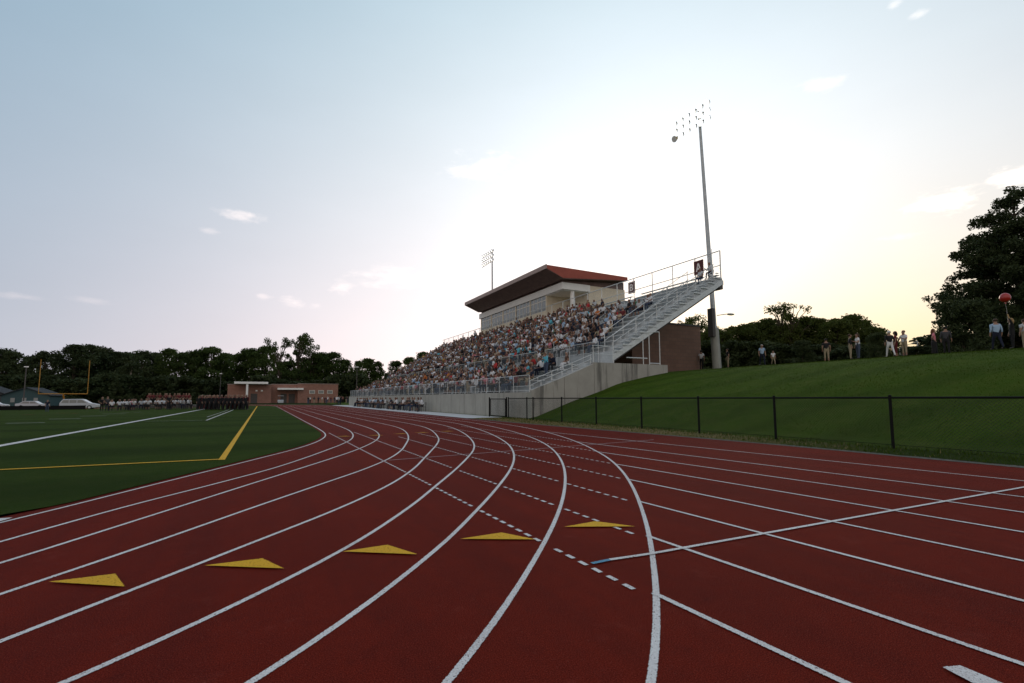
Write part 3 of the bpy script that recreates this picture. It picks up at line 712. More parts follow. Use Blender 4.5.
# ------------------------------------------------------------------ floodlight poles
def floodlight_pole(name, lab, base, top, yc, rowz, half, big):
    t = thing(name, lab, 'light pole', base, 0, 'tall floodlight poles behind the bleachers')
    tv = Vector(top)-Vector(base); ax = tv.normalized()
    if big:
        MB().bar((0,0,-.4), tuple(ax*3.25), .37, 20, .34).build('concrete_base', M['conc2'], t)
    MB().bar(tuple(ax*(3.25 if big else 0)), tuple(tv+ax*(rowz[-1]-tv.z-base[2])), .205, 16, .11).build('pole', M['steel'], t)
    for rz in rowz:
        zz = rz-base[2]; c = tuple(ax*(zz/ax.z))
        ca = MB().box(-.05+c[0],.05+c[0],yc-base[1]-half,yc-base[1]+half,zz-.05,zz+.05).build('crossarm', M['steel'], t)
        nl = 6
        for i in range(nl):
            yy = yc-base[1]-half+2*half*i/(nl-1)
            h = MB(); h.tube([(c[0]+.05,yy,zz-.12),(c[0]-.10,yy,zz-.16),(c[0]-.30,yy,zz-.26),(c[0]-.38,yy,zz-.30)], [.07,.14,.26,.29], 10)
            gold = big and rz == rowz[0] and i == nl-1
            fl = h.build('floodlight', M['lampgold' if gold else 'lamp'], t, smooth=True)
            MB().bar((c[0]-.382,yy,zz-.301),(c[0]-.392,yy,zz-.306),.27 if big else .15,12).build('lens', M['lens' if gold else 'lit'], fl)
            MB().box(c[0]-.05,c[0]+.02,yy-.04,yy+.04,zz-.12,zz+.05).build('bracket', M['steel'], fl)
    return t
lp = floodlight_pole('floodlight_pole', 'tall near floodlight pole on a thick concrete base beside the brick building', (34.,28.4,3.8), (34.,29.2,25.2), 30.0, (25.75,26.5,27.2), 1.9, True)
MB().box(-.62,-.30,-.25,.25,2.5,4.9).build('equipment_box', M['beam'], lp)
sa = MB(); sa.bar((.1,-.1,4.35),(.75,-.55,4.45),.035); sa.build('lamp_bracket', M['steel'], lp)
MB().ell((1.0,-.75,4.42),.42,.22,.10,14,8).build('street_light', M['lamp'], lp, smooth=True)
floodlight_pole('floodlight_pole', 'distant floodlight pole rising behind the press box roof', (34.,73.2,3.8), (34.,73.5,24.6), 74.9, (24.7,25.5,26.3), 2.0, False)
for nm, lab, x, y, zt_, z0 in (('utility_pole','thin grey pole before the trees at the edge of the field',-43.,133.,8.6,-.5),('utility_pole','thin grey pole standing behind the dark robed rows',-11.6,174.,9.2,0),('utility_pole','thin grey pole beside the far end of the bleachers',20.6,124.,9.2,0)):
    pt = thing(nm, lab, 'pole', (x,y,z0-.1)); MB().bar((0,0,0),(0,0,zt_),.12,10,.08).build('pole', M['beam'], pt); MB().box(-.35,.35,-.08,.08,zt_-.25,zt_-.05).build('lamp_head', M['lamp'], pt)
# ------------------------------------------------------------------ far end: goal, school, house, vehicles
gp = thing('goal_post', 'yellow american football goal with two tall uprights', 'goal post', (-33.6,121.,-.5))
MB().bar((0,.6,0),(0,.6,1.6),.13,10).bar((0,.6,1.6),(0,0,2.7),.12,10).build('base_post', M['goal'], gp)
MB().bar((-3.55,0,2.75),(3.55,0,2.75),.085,10).build('crossbar', M['goal'], gp)
for sx_ in (-3.55,3.55): MB().bar((sx_,0,2.75),(sx_,0,9.2),.055,8).build('upright', M['goal'], gp)

sch = thing('school_building', 'long low brick school building with white entrance canopies beyond the track', 'building', (-8.3,150,0))
MB().box(0,10.5,0,12,0,5.0).build('wall', M['brick2'], sch); MB().box(10.5,17.2,2.2,12,0,5.2).build('wall', M['brick2'], sch); MB().box(17.2,28,0,12,0,5.35).build('wall', M['brick2'], sch)
MB().box(-.1,10.45,-.1,12.1,5.0,5.15).box(17.25,28.1,-.1,12.1,5.36,5.5).box(10.5,17.2,2.1,12.1,5.21,5.34).build('roof_coping', M['rooffas'], sch)
MB().box(1.6,9.6,-3,-.12,5.2,5.75).build('canopy', M['whitew'], sch)
for a in (4.4,): MB().box(a,a+.5,-2.8,-2.3,0,5.2).build('canopy_column', M['whitew'], sch)
MB().box(12.,18.6,-1.0,2.15,3.7,4.2).build('canopy', M['whitew'], sch)
for a in (5.5,12.9,15.0): MB().box(a,a+1.6,(-.03 if a < 10 else 2.16),(.02 if a < 10 else 2.22),0,2.6).build('door', M['beam'], sch)
for a in (20.2,22.6,25.): 
    f_ = MB().box(a,a+1.5,-.06,.02,2.6,3.6).build('window', M['frame'], sch); MB().box(a+.1,a+1.4,-.07,-.061,2.7,3.5).build('pane', M['glass'], f_)
for a in (6.6,7.9): MB().box(a,a+.5,-.05,.01,3.2,3.6).build('wall_light', M['whitew'], sch)

def gable_house(name, lab, x, y, w_, d_, h_, rh, z, roofm, wallm):
    t = thing(name, lab, 'house', (x,y,z))
    MB().prism([(0,0),(w_,0),(w_,h_),(w_/2,h_+rh),(0,h_)], 'y', 0, d_).build('wall', wallm, t)
    r_ = MB()
    for sgn in (0,1):
        a = (-.4,h_-.32*1.) if not sgn else (w_+.4,h_-.32); b = (w_/2,h_+rh+.03)
        r_.prism([a,b,(b[0],b[1]+.18),(a[0],a[1]+.18)], 'y', -.5, d_+.5)
    r_.build('roof', roofm, t)
    for a in (.18,.42,.66):
        f_ = MB().box(w_*a,w_*a+1.0,-.06,.02,.9,2.2).build('window', M['housetrim'], t); MB().box(w_*a+.1,w_*a+.9,-.075,-.061,1.,2.1).build('pane', M['glass'], f_)
    return t
gable_house('house', 'small house with a pale gable and teal trim behind the goal post', -57.5,165,9.,10,2.9,1.7,-.5,M['shingle'],M['housetrim'])
gable_house('house', 'low grey house with a wide shingle roof beside the teal gabled one', -70.,170,12,10,3.0,2.4,-.5,M['shingle'],M['house'])

def car(name, lab, x, y, rz, z, prof, wins, w_=1.75, hatch=False, scale=1.):
    t = thing(name, lab, 'car', (x,y,z), rz)
    b = MB(); b.prism([(a*scale,c*scale) for a,c in prof], 'y', -w_/2, w_/2); ob = b.build('body', M['carw'], t)
    bv = ob.modifiers.new('bevel', 'BEVEL'); bv.width = .07; bv.segments = 3
    for pl in wins:
        for s_ in (-1,1):
            MB().prism([(a*scale,c*scale) for a,c in pl], 'y', s_*(w_/2+.004), s_*(w_/2+.012)).build('side_window', M['glass'], t)
    for wx in (prof_w[0], prof_w[1]):
        for s_ in (-1,1):
            wh = MB().bar((wx*scale,s_*(w_/2-.2),.33),(wx*scale,s_*(w_/2+.015),.33),.34,18).build('wheel', M['tyre'], t)
            MB().bar((wx*scale,s_*(w_/2+.016),.33),(wx*scale,s_*(w_/2+.03),.33),.19,14).build('rim', M['alu'], wh)
    for s_ in (-1,1):
        MB().box(prof[3][0]*scale-.06,prof[3][0]*scale+.015,s_*.68-.14,s_*.68+.14,.62,.80).build('headlight', M['lens'], t)
        MB().box(prof[0][0]*scale-.012,prof[0][0]*scale+.05,s_*.72-.1,s_*.72+.1,.65,.95).build('tail_light', M['tailred'], t)
    return t
prof_w = (-1.55,1.45)
VAN = [(-2.45,.28),(-1.9,.24),(2.2,.24),(2.45,.34),(2.47,.80),(1.45,1.02),(.55,1.62),(.1,1.70),(-2.0,1.68),(-2.42,1.05)]
WIN = [[(-2.2,1.08),(-1.95,1.55),(-1.25,1.57),(-1.25,1.05)],[(-1.15,1.05),(-1.15,1.57),(-.25,1.57),(-.25,1.05)],[(-.15,1.05),(-.15,1.57),(.45,1.54),(1.1,1.06)]]
car('parked_car', 'white estate car with dark windows parked behind the field, facing the band', -28.6,111.5,0.,-.52,VAN,WIN,1.8,scale=1.05)
PROF2 = [(-2.2,.3),(-1.8,.25),(1.9,.25),(2.15,.36),(2.16,.78),(1.2,.95),(.5,1.42),(-1.0,1.44),(-1.7,1.0),(-2.2,.95)]
WIN2 = [[(-1.5,1.0),(-.95,1.36),(-.25,1.36),(-.25,.98)],[(-.15,.98),(-.15,1.36),(.45,1.34),(1.0,.98)]]
prof_w = (-1.35,1.3)
for x, lab in ((-38.6,'white saloon car parked just behind the white estate car'),(-44.2,'white saloon car parked between two others beyond the field'),(-49.8,'white saloon car parked beside the orange drums')):
    car('parked_car', lab, x, 123.5, 0., -.52, PROF2, WIN2)
bar_ = thing('field_barrier', 'long low black barrier along the far side of the field', 'barrier', (-62,104.,-.55))
MB().box(0,36,0,.08,.1,.75).build('barrier_panel', M['black'], bar_)
for a in range(0,37,4): MB().bar((a,.12,0),(a,.12,.8),.05,6).build('post', M['black'], bar_)
for i, (x, y) in enumerate([(-56.5,113),(-55.4,113.4),(-54.5,112.8),(-49.6,113),(-48.4,113.5),(-47.5,113.1),(-46.6,113.6)]):
    dr = thing('orange_drum', 'orange traffic drum standing in a cluster beyond the black barrier', 'traffic drum', (x,y,-.52), 0, 'orange drums beyond the barrier')
    MB().tube([(0,0,0),(0,0,.12),(0,0,1.05),(0,0,1.12)],[.42,.32,.28,.2],12).build('drum_body', M['orange'], dr)
    MB().tube([(0,0,.45),(0,0,.65)],[.312,.305],12).build('reflective_band', M['signw'], dr)
tb = thing('long_table', 'long table under a white cloth beyond the black barrier', 'table', (-61,110,-.52))
MB().box(0,9,0,1.,.72,.78).build('table_top', M['cloth'], tb); MB().box(-.03,9.03,-.04,-.01,.25,.775).build('tablecloth', M['cloth'], tb)
for a in (.4,3,6,8.6): MB().bar((a,.5,0),(a,.5,.72),.04,6).build('leg', M['beam'], tb)
gc = thing('golf_cart', 'white golf cart standing before the school entrance', 'golf cart', (3.9,128,0), R(-90))
MB().prism([(-1.2,.25),(1.2,.25),(1.25,.8),(.75,.95),(.55,.5),(-.1,.5),(-.15,.75),(-1.2,.8)], 'y', -.6,.6).build('body', M['carw'], gc)
MB().box(-1.,.75,-.62,.62,1.85,1.93).build('roof', M['carw'], gc)
for a,b in ((.75,-.55),(.75,.55),(-.95,-.55),(-.95,.55)): MB().bar((a,b,.8),(a-.05,b,1.86),.03,6).build('roof_post', M['beam'], gc)
for a,b in ((.8,-.55),(.8,.55),(-.8,-.55),(-.8,.55)): MB().bar((a,b-.08,.23),(a,b+.08,.23),.23,12).build('wheel', M['tyre'], gc)
MB().box(-.5,.0,-.5,.5,.75,.9).build('seat', M['beam'], gc)

# ------------------------------------------------------------------ people
SKIN = [mat('skin_tone_'+n, c, .6) for n, c in (('light',(.28,.165,.115)),('tan',(.20,.112,.076)),('brown',(.14,.075,.05)))]
HAIR = {n: mat('hair_'+n, c, .7) for n, c in (('dark',(.015,.012,.010)),('brown',(.055,.032,.020)),('blonde',(.30,.20,.09)),('grey',(.32,.31,.30)),('auburn',(.12,.045,.02)))}
CLO = {n: mat('cloth_'+n.replace(' ','_'), c, .9) for n, c in (('white',(.64,.65,.67)),('pale grey',(.42,.44,.46)),('light blue',(.30,.42,.56)),('turquoise',(.10,.40,.50)),('navy',(.012,.016,.034)),('black',(.014,.014,.016)),
    ('red',(.42,.035,.035)),('maroon',(.13,.022,.025)),('pink',(.55,.18,.22)),('orange',(.48,.15,.04)),('gold',(.45,.30,.07)),('green',(.06,.16,.08)),('beige',(.42,.34,.24)),('khaki',(.30,.25,.17)),('denim',(.05,.068,.11)),('brown',(.09,.05,.035)),('charcoal',(.05,.05,.055)),('purple',(.10,.05,.14)))}
SHOE = mat('dark_shoes', (.03,.028,.026), .6)
def person_mesh(name, pose='stand', sub=1, hip=.92, kid=1., robe=False, skirt=False, shorts=False, female=False, sleeves='short', turn=0., seed=0):
    """one continuous skinned body facing +X; slots 0 skin, 1 top, 2 legs, 3 hair, 4 shoes"""
    q = random.Random(seed); V = []; E_ = []; Rr = []; T = []
    def v(p, r, par=None, tag_=0):
        V.append(p); Rr.append(r); T.append(tag_)
        if par is not None: E_.append((par, len(V)-1))
        return len(V)-1
    sit = pose.startswith('sit')
    pz = .56 if sit else hip; fl = .10 if sit else 0.
    lean = {'sit': .06, 'sitlean': .22, 'sitback': -.05}.get(pose, .02)
    sw_ = .165 if female else .185
    pel = v((0,0,pz), .135, None, 2)
    s1 = v((lean*.3,0,pz+.20), .125 if female else .135, pel, 1)
    s2 = v((lean*.8,0,pz+.40), .135 if female else .145, s1, 1)
    nk = v((lean*1.0,0,pz+.545), .052, s2, 0)
    h1 = v((lean*1.05+.015,0,pz+.62), .078, nk, 0); h2 = v((lean*1.1+.02,0,pz+.71), .092, h1, 0); h3 = v((lean*1.1+.01,0,pz+.775), .062, h2, 0)
    nose = v((lean*1.1+.105,0,pz+.665), .016, h2, 0)
    for s_ in (-1, 1):
        v((lean*1.08+.01,s_*.088,pz+.675), .02, h2, 0)
        sh = v((lean*.9,s_*sw_,pz+.44), .068, s2, 1)
        if pose == 'clap' or (pose == 'hold' and s_ > 0) or (sit and q.random() < .25):
            el_ = v((lean*.9+.10,s_*(sw_+.06),pz+.18), .045, sh, 1 if sleeves == 'long' else 0); wr = v((lean*.9+.32,s_*(sw_-.07),pz+.26), .032, el_, 0)
            hd = v((lean*.9+.40,s_*(sw_-.10),pz+.31), .036, wr, 0); d_ = Vector((.07,-.02*s_,.05))
        elif sit:
            el_ = v((lean*.9+.02,s_*(sw_+.07),pz+.17), .045, sh, 1 if sleeves == 'long' else 0); wr = v((.26,s_*(sw_-.02),pz+.08), .032, el_, 0)
            hd = v((.34,s_*(sw_-.05),pz+.075), .036, wr, 0); d_ = Vector((.07,0,-.02))
        elif pose == 'armup' and s_ > 0:
            el_ = v((.12,s_*(sw_+.12),pz+.62), .045, sh, 1 if sleeves == 'long' else 0); wr = v((.16,s_*(sw_+.06),pz+.86), .032, el_, 0); hd = v((.17,s_*(sw_+.06),pz+.94), .036, wr, 0); d_ = Vector((.01,0,.08))
        elif pose == 'hips':
            el_ = v((-.08,s_*(sw_+.17),pz+.2), .045, sh, 1 if sleeves == 'long' else 0); wr = v((.02,s_*(sw_+.0),pz+.06), .032, el_, 0); hd = v((.08,s_*(sw_-.04),pz+.05), .034, wr, 0); d_ = Vector((.05,0,-.03))
        else:
            el_ = v((-.02,s_*(sw_+.055),pz+.18), .046, sh, 1 if sleeves == 'long' else 0); wr = v((.05,s_*(sw_+.065),pz-.04), .033, el_, 0); hd = v((.07,s_*(sw_+.06),pz-.12), .037, wr, 0); d_ = Vector((.02,0,-.08))
        if sub:
            hv = Vector(V[hd]); side = Vector((0,1,0)) if abs(d_.z) < .06 else Vector((1,0,0))
            for f_i, ln in zip((-1.4,-.45,.45,1.3), (.75,.95,1.,.85)):
                a = v(tuple(hv+side*f_i*.013+d_*.45*ln), .0095, hd, 0); v(tuple(hv+side*f_i*.014+d_*ln+Vector((0,-s_*.012,0))), .008, a, 0)
            v(tuple(hv+side*.045+d_*.15), .011, hd, 0)
        if sit:
            th = v((.05,s_*.10,pz-.01), .095, pel, 2); kn = v((.43,s_*.12,pz-.02), .066, th, 2); an = v((.42+q.uniform(-.06,.06),s_*.12,.09), .045, kn, 0 if shorts else 2)
        else:
            walk = .22*s_ if pose == 'walk' else .02*s_
            th = v((0,s_*.095,pz-.10), .094, pel, 2); kn = v((walk*.6+.01,s_*.105,pz*.53), .064, th, 2); an = v((walk*(1. if walk > 0 else 1.3),s_*.11,.09+(.05 if pose == 'walk' and s_ < 0 else 0)), .044, kn, 0 if (shorts or skirt) else 2)
        toe = v((V[an][0]+.15,V[an][1]+s_*.02,.045), .04, an, 4)
    me = bpy.data.meshes.new('sk'); me.from_pydata(V, E_, []); o = bpy.data.objects.new('sk', me); C.objects.link(o)
    o.modifiers.new('s', 'SKIN'); ly = me.skin_vertices[0].data if me.skin_vertices else None
    if ly is None:
        bpy.context.view_layer.objects.active = o
    for i, r_ in enumerate(Rr): me.skin_vertices[0].data[i].radius = (r_, r_)
    me.skin_vertices[0].data[0].use_root = True
    o.modifiers['s'].use_smooth_shade = True
    if sub: sb_ = o.modifiers.new('u', 'SUBSURF'); sb_.levels = sub; sb_.render_levels = sub
    dg = bpy.context.evaluated_depsgraph_get(); out = bpy.data.meshes.new_from_object(o.evaluated_get(dg)); bpy.data.objects.remove(o); out.name = name
    P = np.array(V); segA = np.array([P[a] for a, b in E_]); segB = np.array([P[b] for a, b in E_]); rad = np.array([max(Rr[a],Rr[b])*.7+.02 for a, b in E_])
    tA = [T[a] for a, b in E_]; tB = [T[b] for a, b in E_]
    co = np.empty(len(out.vertices)*3); out.vertices.foreach_get('co', co); co = co.reshape(-1,3)
    cen = np.array([co[list(f.vertices)].mean(0) for f in out.polygons])
    mi = np.zeros(len(cen), np.int32); hy = pz+.70
    for i, c in enumerate(cen):
        ab = segB-segA; t = np.clip(((c-segA)*ab).sum(1)/(ab**2).sum(1), 0, 1); dd = np.linalg.norm(c-(segA+ab*t[:,None]), axis=1)/rad
        j = int(dd.argmin()); a, b = tA[j], tB[j]
        m_ = a if t[j] < .5 else b
        if (a, b) == (1, 0): m_ = 1 if t[j] < (.55 if c[2] > pz+.5 else .5) else 0
        if (a, b) == (2, 1): m_ = 2 if c[2] < pz+.10 else 1
        if b == 4: m_ = 4
        if c[2] > pz+.565 and m_ == 0:
            hx_ = c[0]-lean*1.08
            if (c[2] > hy+.035) or (hx_ < .02 and c[2] > hy-.07) or (female and hx_ < .0 and c[2] > pz+.50): m_ = 3
        mi[i] = m_
    for s_ in range(5): out.materials.append(None)
    out.polygons.foreach_set('material_index', mi)
    if robe or skirt:      # skirt or gown: flare the lower body outwards into one hanging shape
        lo_ = .10 if robe else .30
        for vv in out.vertices:
            c = vv.co
            if c.z < pz-.02 and not sit and abs(c.y) < .2:
                f_ = 1.25 + .5*(pz-c.z)
                if c.z > lo_: c.x *= f_*1.35; c.y *= f_
    if kid != 1.:
        for vv in out.vertices: vv.co *= kid
    out.update()
    return out
def dress(o, me, top, legs, hair, skin, shoes=None):
    for i, m_ in enumerate((skin, CLO[top], CLO[legs], HAIR[hair] if hair in HAIR else CLO[hair], shoes or SHOE)):
        o.material_slots[i].link = 'OBJECT'; o.material_slots[i].material = m_
SITM = [person_mesh('seated_body', p_, 1, female=f_, sleeves=s_, shorts=h_, seed=i) for i, (p_, f_, s_, h_) in enumerate([('sit',0,'short',0),('sitlean',0,'long',0),('sit',1,'short',0),('sitback',1,'long',0),('sitlean',1,'short',1),('sit',0,'short',1)])]
STDM = [person_mesh('standing_body', p_, 1, female=f_, sleeves=s_, shorts=h_, seed=i+20) for i, (p_, f_, s_, h_) in enumerate([('stand',0,'short',0),('hips',1,'short',0),('clap',0,'long',0)])]
SITL = [person_mesh('seated_far', p_, 0, female=f_, sleeves=s_, seed=i+40) for i, (p_, f_, s_) in enumerate([('sit',0,'short'),('sitlean',0,'long'),('sit',1,'short'),('sitback',1,'long')])]
TOPS = ['white']*18+['pale grey']*8+['light blue']*9+['turquoise']*2+['navy']*7+['black']*12+['red']*3+['maroon']*3+['pink']*2+['charcoal']*3+['orange','gold','green','beige','beige','brown','purple']
LEGS = ['denim']*6+['navy']*3+['khaki']*3+['black']*4+['white','pale grey']
HAIRS = ['dark']*9+['brown']*5+['blonde']*2+['grey']*1+['auburn']
ORD = ['first','second','third','fourth','fifth','sixth','seventh','eighth','ninth','tenth','eleventh','twelfth','thirteenth','top']
def where(y):
    return 'beside the open stairs' if y < 28.5 else 'below the A sign' if y < 33.6 else 'below the B sign' if y < 42 else 'below the porch' if y < 52 else 'below the press box windows'
spots = []
pr = random.Random(21)
for x, z, t, i in rows:
    y = Y0+2.0
    while y < Y1-.6:
        y += pr.uniform(.46,.60)
        if in_aisle(y): continue
        if t == 'low': dens = .5 if y < 29 else .86
        else:
            edge_ = 28.5 + .8*i if i < 10 else 38+ (i-10)*2.2
            dens = .0 if y < 27.6 or (i > 9 and y < 36) else (.10 if y < edge_-3 else .55 if y < edge_ else .88)
            if 1 < i < 9 and 28.5 < y < 33.5: dens = max(dens, .55)
        dens *= .72+.36*math.sin(y*1.3+i*.9+(2 if t == 'low' else 0))**2
        if pr.random() > dens: continue
        spots.append((y, x+pr.uniform(-.02,.04), z, t, i))
# a few lone watchers at the top of the empty end
spots += [(25.7, upper[13][0]+.42, upper[13][1], 'up', 13), (26.15, upper[12][0]+.42, upper[12][1], 'up', 12)]
def dist2(s_): return s_[1]**2+s_[0]**2
spots.sort(key=dist2)
NEAR = 190
seen = {}
for n_, (y, x, z, t, i) in enumerate(spots[:NEAR]):
    top = pr.choice(TOPS); legs = pr.choice(LEGS); hair = pr.choice(HAIRS); me = pr.choice(SITM)
    stand = pr.random() < .07
    if stand: me = pr.choice(STDM)
    o = link('person', me, None, (x+(.12 if not stand else -.18), y, z-.0), math.pi+pr.uniform(-.35,.35))
    dress(o, me, top, legs, hair, pr.choice(SKIN))
    s_ = 1.05+pr.uniform(-.06,.05); o.scale = (s_,)*3
    rw = ('lower' if t == 'low' else 'upper')
    lab = f"{hair} haired spectator {'standing' if stand else 'seated'} in {top} top and {legs} trousers, {ORD[i] if i < 13 else 'top'} {rw} row {where(y)}"
    ws = lab.split()
    if len(ws) > 16: lab = f"{hair} haired spectator in {top} and {legs}, {ORD[i] if i < 13 else 'top'} {rw} row {where(y)}"
    if len(lab.split()) > 16: lab = f"{hair} haired spectator in {top} and {legs}, {ORD[i]} {rw} row under press box windows"
    tag(o, lab, 'person', 'spectators seated in the bleachers')
# everyone farther along the stand: one mass
cv_ = []; cf = []; cm = []; cmats = SKIN + list(CLO.values()) + list(HAIR.values()) + [SHOE]
ix = {m_.name: i for i, m_ in enumerate(cmats)}
base = []
for me in SITL:
    co_ = np.empty(len(me.vertices)*3); me.vertices.foreach_get('co', co_)
    base.append((co_.reshape(-1,3), [tuple(f.vertices) for f in me.polygons], [f.material_index for f in me.polygons]))
vo = 0
for (y, x, z, t, i) in spots[NEAR:]:
    co_, fc, mi_ = pr.choice(base); a = math.pi+pr.uniform(-.4,.4); s_ = 1.05+pr.uniform(-.07,.06)
    q_ = np.stack([(co_[:,0]*math.cos(a)-co_[:,1]*math.sin(a))*s_+x+.12, (co_[:,0]*math.sin(a)+co_[:,1]*math.cos(a))*s_+y, co_[:,2]*s_+z], 1)
    if pr.random() < .05: q_[:,2] += .42; 
    cols = (ix[pr.choice(SKIN).name], ix[CLO[pr.choice(TOPS)].name], ix[CLO[pr.choice(LEGS)].name], ix[HAIR[pr.choice(HAIRS)].name], ix[SHOE.name])
    cv_.append(q_); cf += [tuple(k_+vo for k_ in f) for f in fc]; cm += [cols[k_] for k_ in mi_]; vo += len(q_)
crowd = link('crowd', mesh_from('crowd', np.concatenate(cv_), cf, cmats, cm, smooth=True))
tag(crowd, 'dense crowd of spectators filling the far part of the bleachers', 'crowd', kind='stuff')

def stand(name_lab, x, y, z, face, top, legs, hair, skin=0, pose='stand', kid=1., **kw):
    me = person_mesh('person_body', pose, 1, kid=kid, seed=int(abs(x*31+y*17)), **kw)
    o = link('person', me, None, (x,y,z), face); dress(o, me, top, legs, hair, SKIN[skin])
    tag(o, name_lab, 'person', 'people standing on top of the grass bank')
    # hair as a shell of its own
    pz = .92
    h = MB(); h.ell((.0,0,(pz+.725)*kid), .105*kid, .098*kid, .085*kid, 14, 8)
    if kw.get('female'): h.ell((-.06*kid,0,(pz+.61)*kid), .07*kid, .105*kid, .16*kid, 12, 8)
    h.build('hair' if hair in HAIR else 'cap', HAIR.get(hair) or CLO[hair], o, smooth=True)
    return o
def up_z(x, y): return bumpz(x, y)-.02
HILL = [
 ('white shirted person in dark trousers standing beside the brick building',36.6,32.3,.4,'white','black','dark',dict(sleeves='short')),
 ('person in a black top and tan shorts just past the pole base',38.6,31.0,2.6,'black','khaki','brown',dict(shorts=True,sleeves='short')),
 ('person in a light blue shirt walking past the dark hedge trees',38.2,27.2,-2.2,'light blue','navy','grey',dict(pose='walk',sleeves='short')),
 ('small child in a white shirt following the light blue shirt',38.8,26.6,-2.2,'white','khaki','brown',dict(pose='walk',kid=.68)),
 ('person in a black shirt and khaki shorts alone on the crest',39.2,22.4,.6,'black','khaki','dark',dict(shorts=True)),
 ('man in a black shirt and khaki trousers beside the pale blue shirt',36.8,19.4,-.9,'black','khaki','brown',dict(sleeves='long')),
 ('person in a white shirt and jeans facing the man in black',37.2,19.1,2.6,'white','denim','brown',dict(pose='hold',female=True)),
 ('man in a black jacket, white cap and white trousers',38.2,17.6,.9,'black','white','white',dict(pose='walk',sleeves='long')),
 ('bare legged person in maroon half hidden behind the white cap',39.2,17.7,2.,'maroon','maroon','dark',dict(shorts=True,female=True)),
 ('person in a white polo shirt and khaki shorts looking down',39.2,17.2,2.9,'white','khaki','brown',dict(pose='clap',shorts=True)),
 ('long haired woman in a pink top and long black skirt',40.6,16.1,-1.2,'pink','black','auburn',dict(pose='hips',female=True,robe=True)),
 ('person in dark clothes beside the big rounded shrub',39.6,15.05,.2,'charcoal','black','dark',dict(sleeves='long')),
 ('man in a light blue shirt seen from behind under the big tree',37.6,11.95,.75,'light blue','navy','brown',dict(pose='walk',sleeves='long')),
 ('person in black with a white visor under the red balloon',38.6,11.6,2.2,'black','black','blonde',dict(pose='armup',sleeves='long',female=True)),
 ('person in a pale green shirt cut by the picture edge',40.2,11.5,1.,'pale grey','khaki','brown',dict(sleeves='short'))]
for lab, x, y, f_, a, b, c, kw in HILL:
    x *= .945; y *= .945
    stand(lab, x, y, up_z(x, y), f_, a, b, c, **kw)
hb = thing('handbag', 'dark handbag hanging at the side of the pink topped woman', 'handbag', (38.46,14.91,up_z(38.4,15.2)+.78))
MB().box(-.14,.14,-.05,.05,0,.22).build('bag_body', M['black'], hb); MB().tube([(-.11,0,.22),(-.07,0,.42),(0,0,.5),(.07,0,.42),(.11,0,.22)],[.012]*5,6).build('strap', M['black'], hb)
bx, by, bz = 37.6,11.45,6.85
ba = thing('balloon', 'red balloon floating above the people under the big tree', 'balloon', (bx,by,bz))
MB().ell((0,0,0),.25,.25,.27,24,16).build('balloon_skin', M['balloon'], ba, smooth=True); MB().tube([(0,0,-.26),(0,0,-.35)],[.02,.04],8).build('knot', M['balloon'], ba)
MB().tube([(0,0,-.35),(-.02,-.03,-.9),(.0,-.02,-1.45)],[.004]*3,5).build('string', M['signw'], ba)
# seated row on chairs before the concrete wall
def chair_mesh():
    c = MB(); c.box(-.2,.2,-.21,.21,.42,.46); c.box(-.22,-.19,-.21,.21,.6,.86)
    for a in (-.2,.18):
        for b in (-.2,.18): c.box(a,a+.025,b,b+.025,0,.86 if a < 0 else .42)
    return mesh_from('folding_chair', c.V, c.F, M['beam'])
CHM = chair_mesh()
pr2 = random.Random(9)
y = 42.6; n_ = 0
while y < 77:
    if 55.5 < y < 57: y = 57.2
    top, legs, hair = pr2.choice(['navy','black','white','white','pale grey','charcoal','light blue']), pr2.choice(['navy','black','charcoal','denim']), pr2.choice(HAIRS)
    me = pr2.choice(SITM); a = math.pi+pr2.uniform(-.4,.4); xx = 12.95+pr2.uniform(-.25,.1)
    o = link('person', me, None, (xx,y,.0), a); dress(o, me, top, legs, hair, pr2.choice(SKIN))
    tag(o, f'{hair} haired person in {top} and {legs} on a chair below the concrete wall', 'person', 'seated row below the concrete wall')
    tag(link('folding_chair', CHM, None, (xx,y,.0), a), 'dark folding chair in the row below the concrete wall', 'chair', 'chairs below the concrete wall')
    y += pr2.uniform(.75,1.35)
# white shirted players of the band and the dark robed rows on the field
for i in range(26):
    r_ = i % 2; x = -15.2+7.6*(i//2)/12.5+pr2.uniform(-.28,.28); y = 71.5-4.*(i//2)/12.5+r_*1.5+pr2.uniform(-.7,.7)
    top = pr2.choice(['white','white','white','white','black','pale grey']) if i not in (6,) else 'pink'
    me = pr2.choice(SITM); a = -1.2+pr2.uniform(-.6,.6); z = gz(x, y)+.012; hair = pr2.choice(HAIRS)
    o = link('person', me, None, (x,y,z), a); dress(o, me, top, pr2.choice(['black','black','navy']), hair, pr2.choice(SKIN))
    tag(o, f'{hair} haired band player in a {top} shirt seated at the edge of the field', 'person', 'seated band players on the field')
    tag(link('folding_chair', CHM, None, (x,y,z), a), 'dark folding chair of the band at the edge of the field', 'chair', 'chairs of the band')
for lab, x, y, top, legs in [('person in dark clothes standing at the outer end of the band',-16.6,72.4,'black','black'),('person in a charcoal top standing close by the outer band end',-16.0,71.9,'charcoal','navy'),('conductor in a dark suit standing before the band',-9.3,66.2,'black','black'),('person in blue and jeans standing alone on the field',-26.3,89.,'navy','denim')]:
    me = pr2.choice(STDM); o = link('person', me, None, (x,y,gz(x,y)+.012), -.9); dress(o, me, top, legs, 'dark', SKIN[0]); tag(o, lab, 'person')
ROBE = [person_mesh('robed_body', 'stand', 1, robe=True, sleeves='long', seed=91), person_mesh('robed_body', 'stand', 1, robe=True, sleeves='long', female=True, seed=92)]
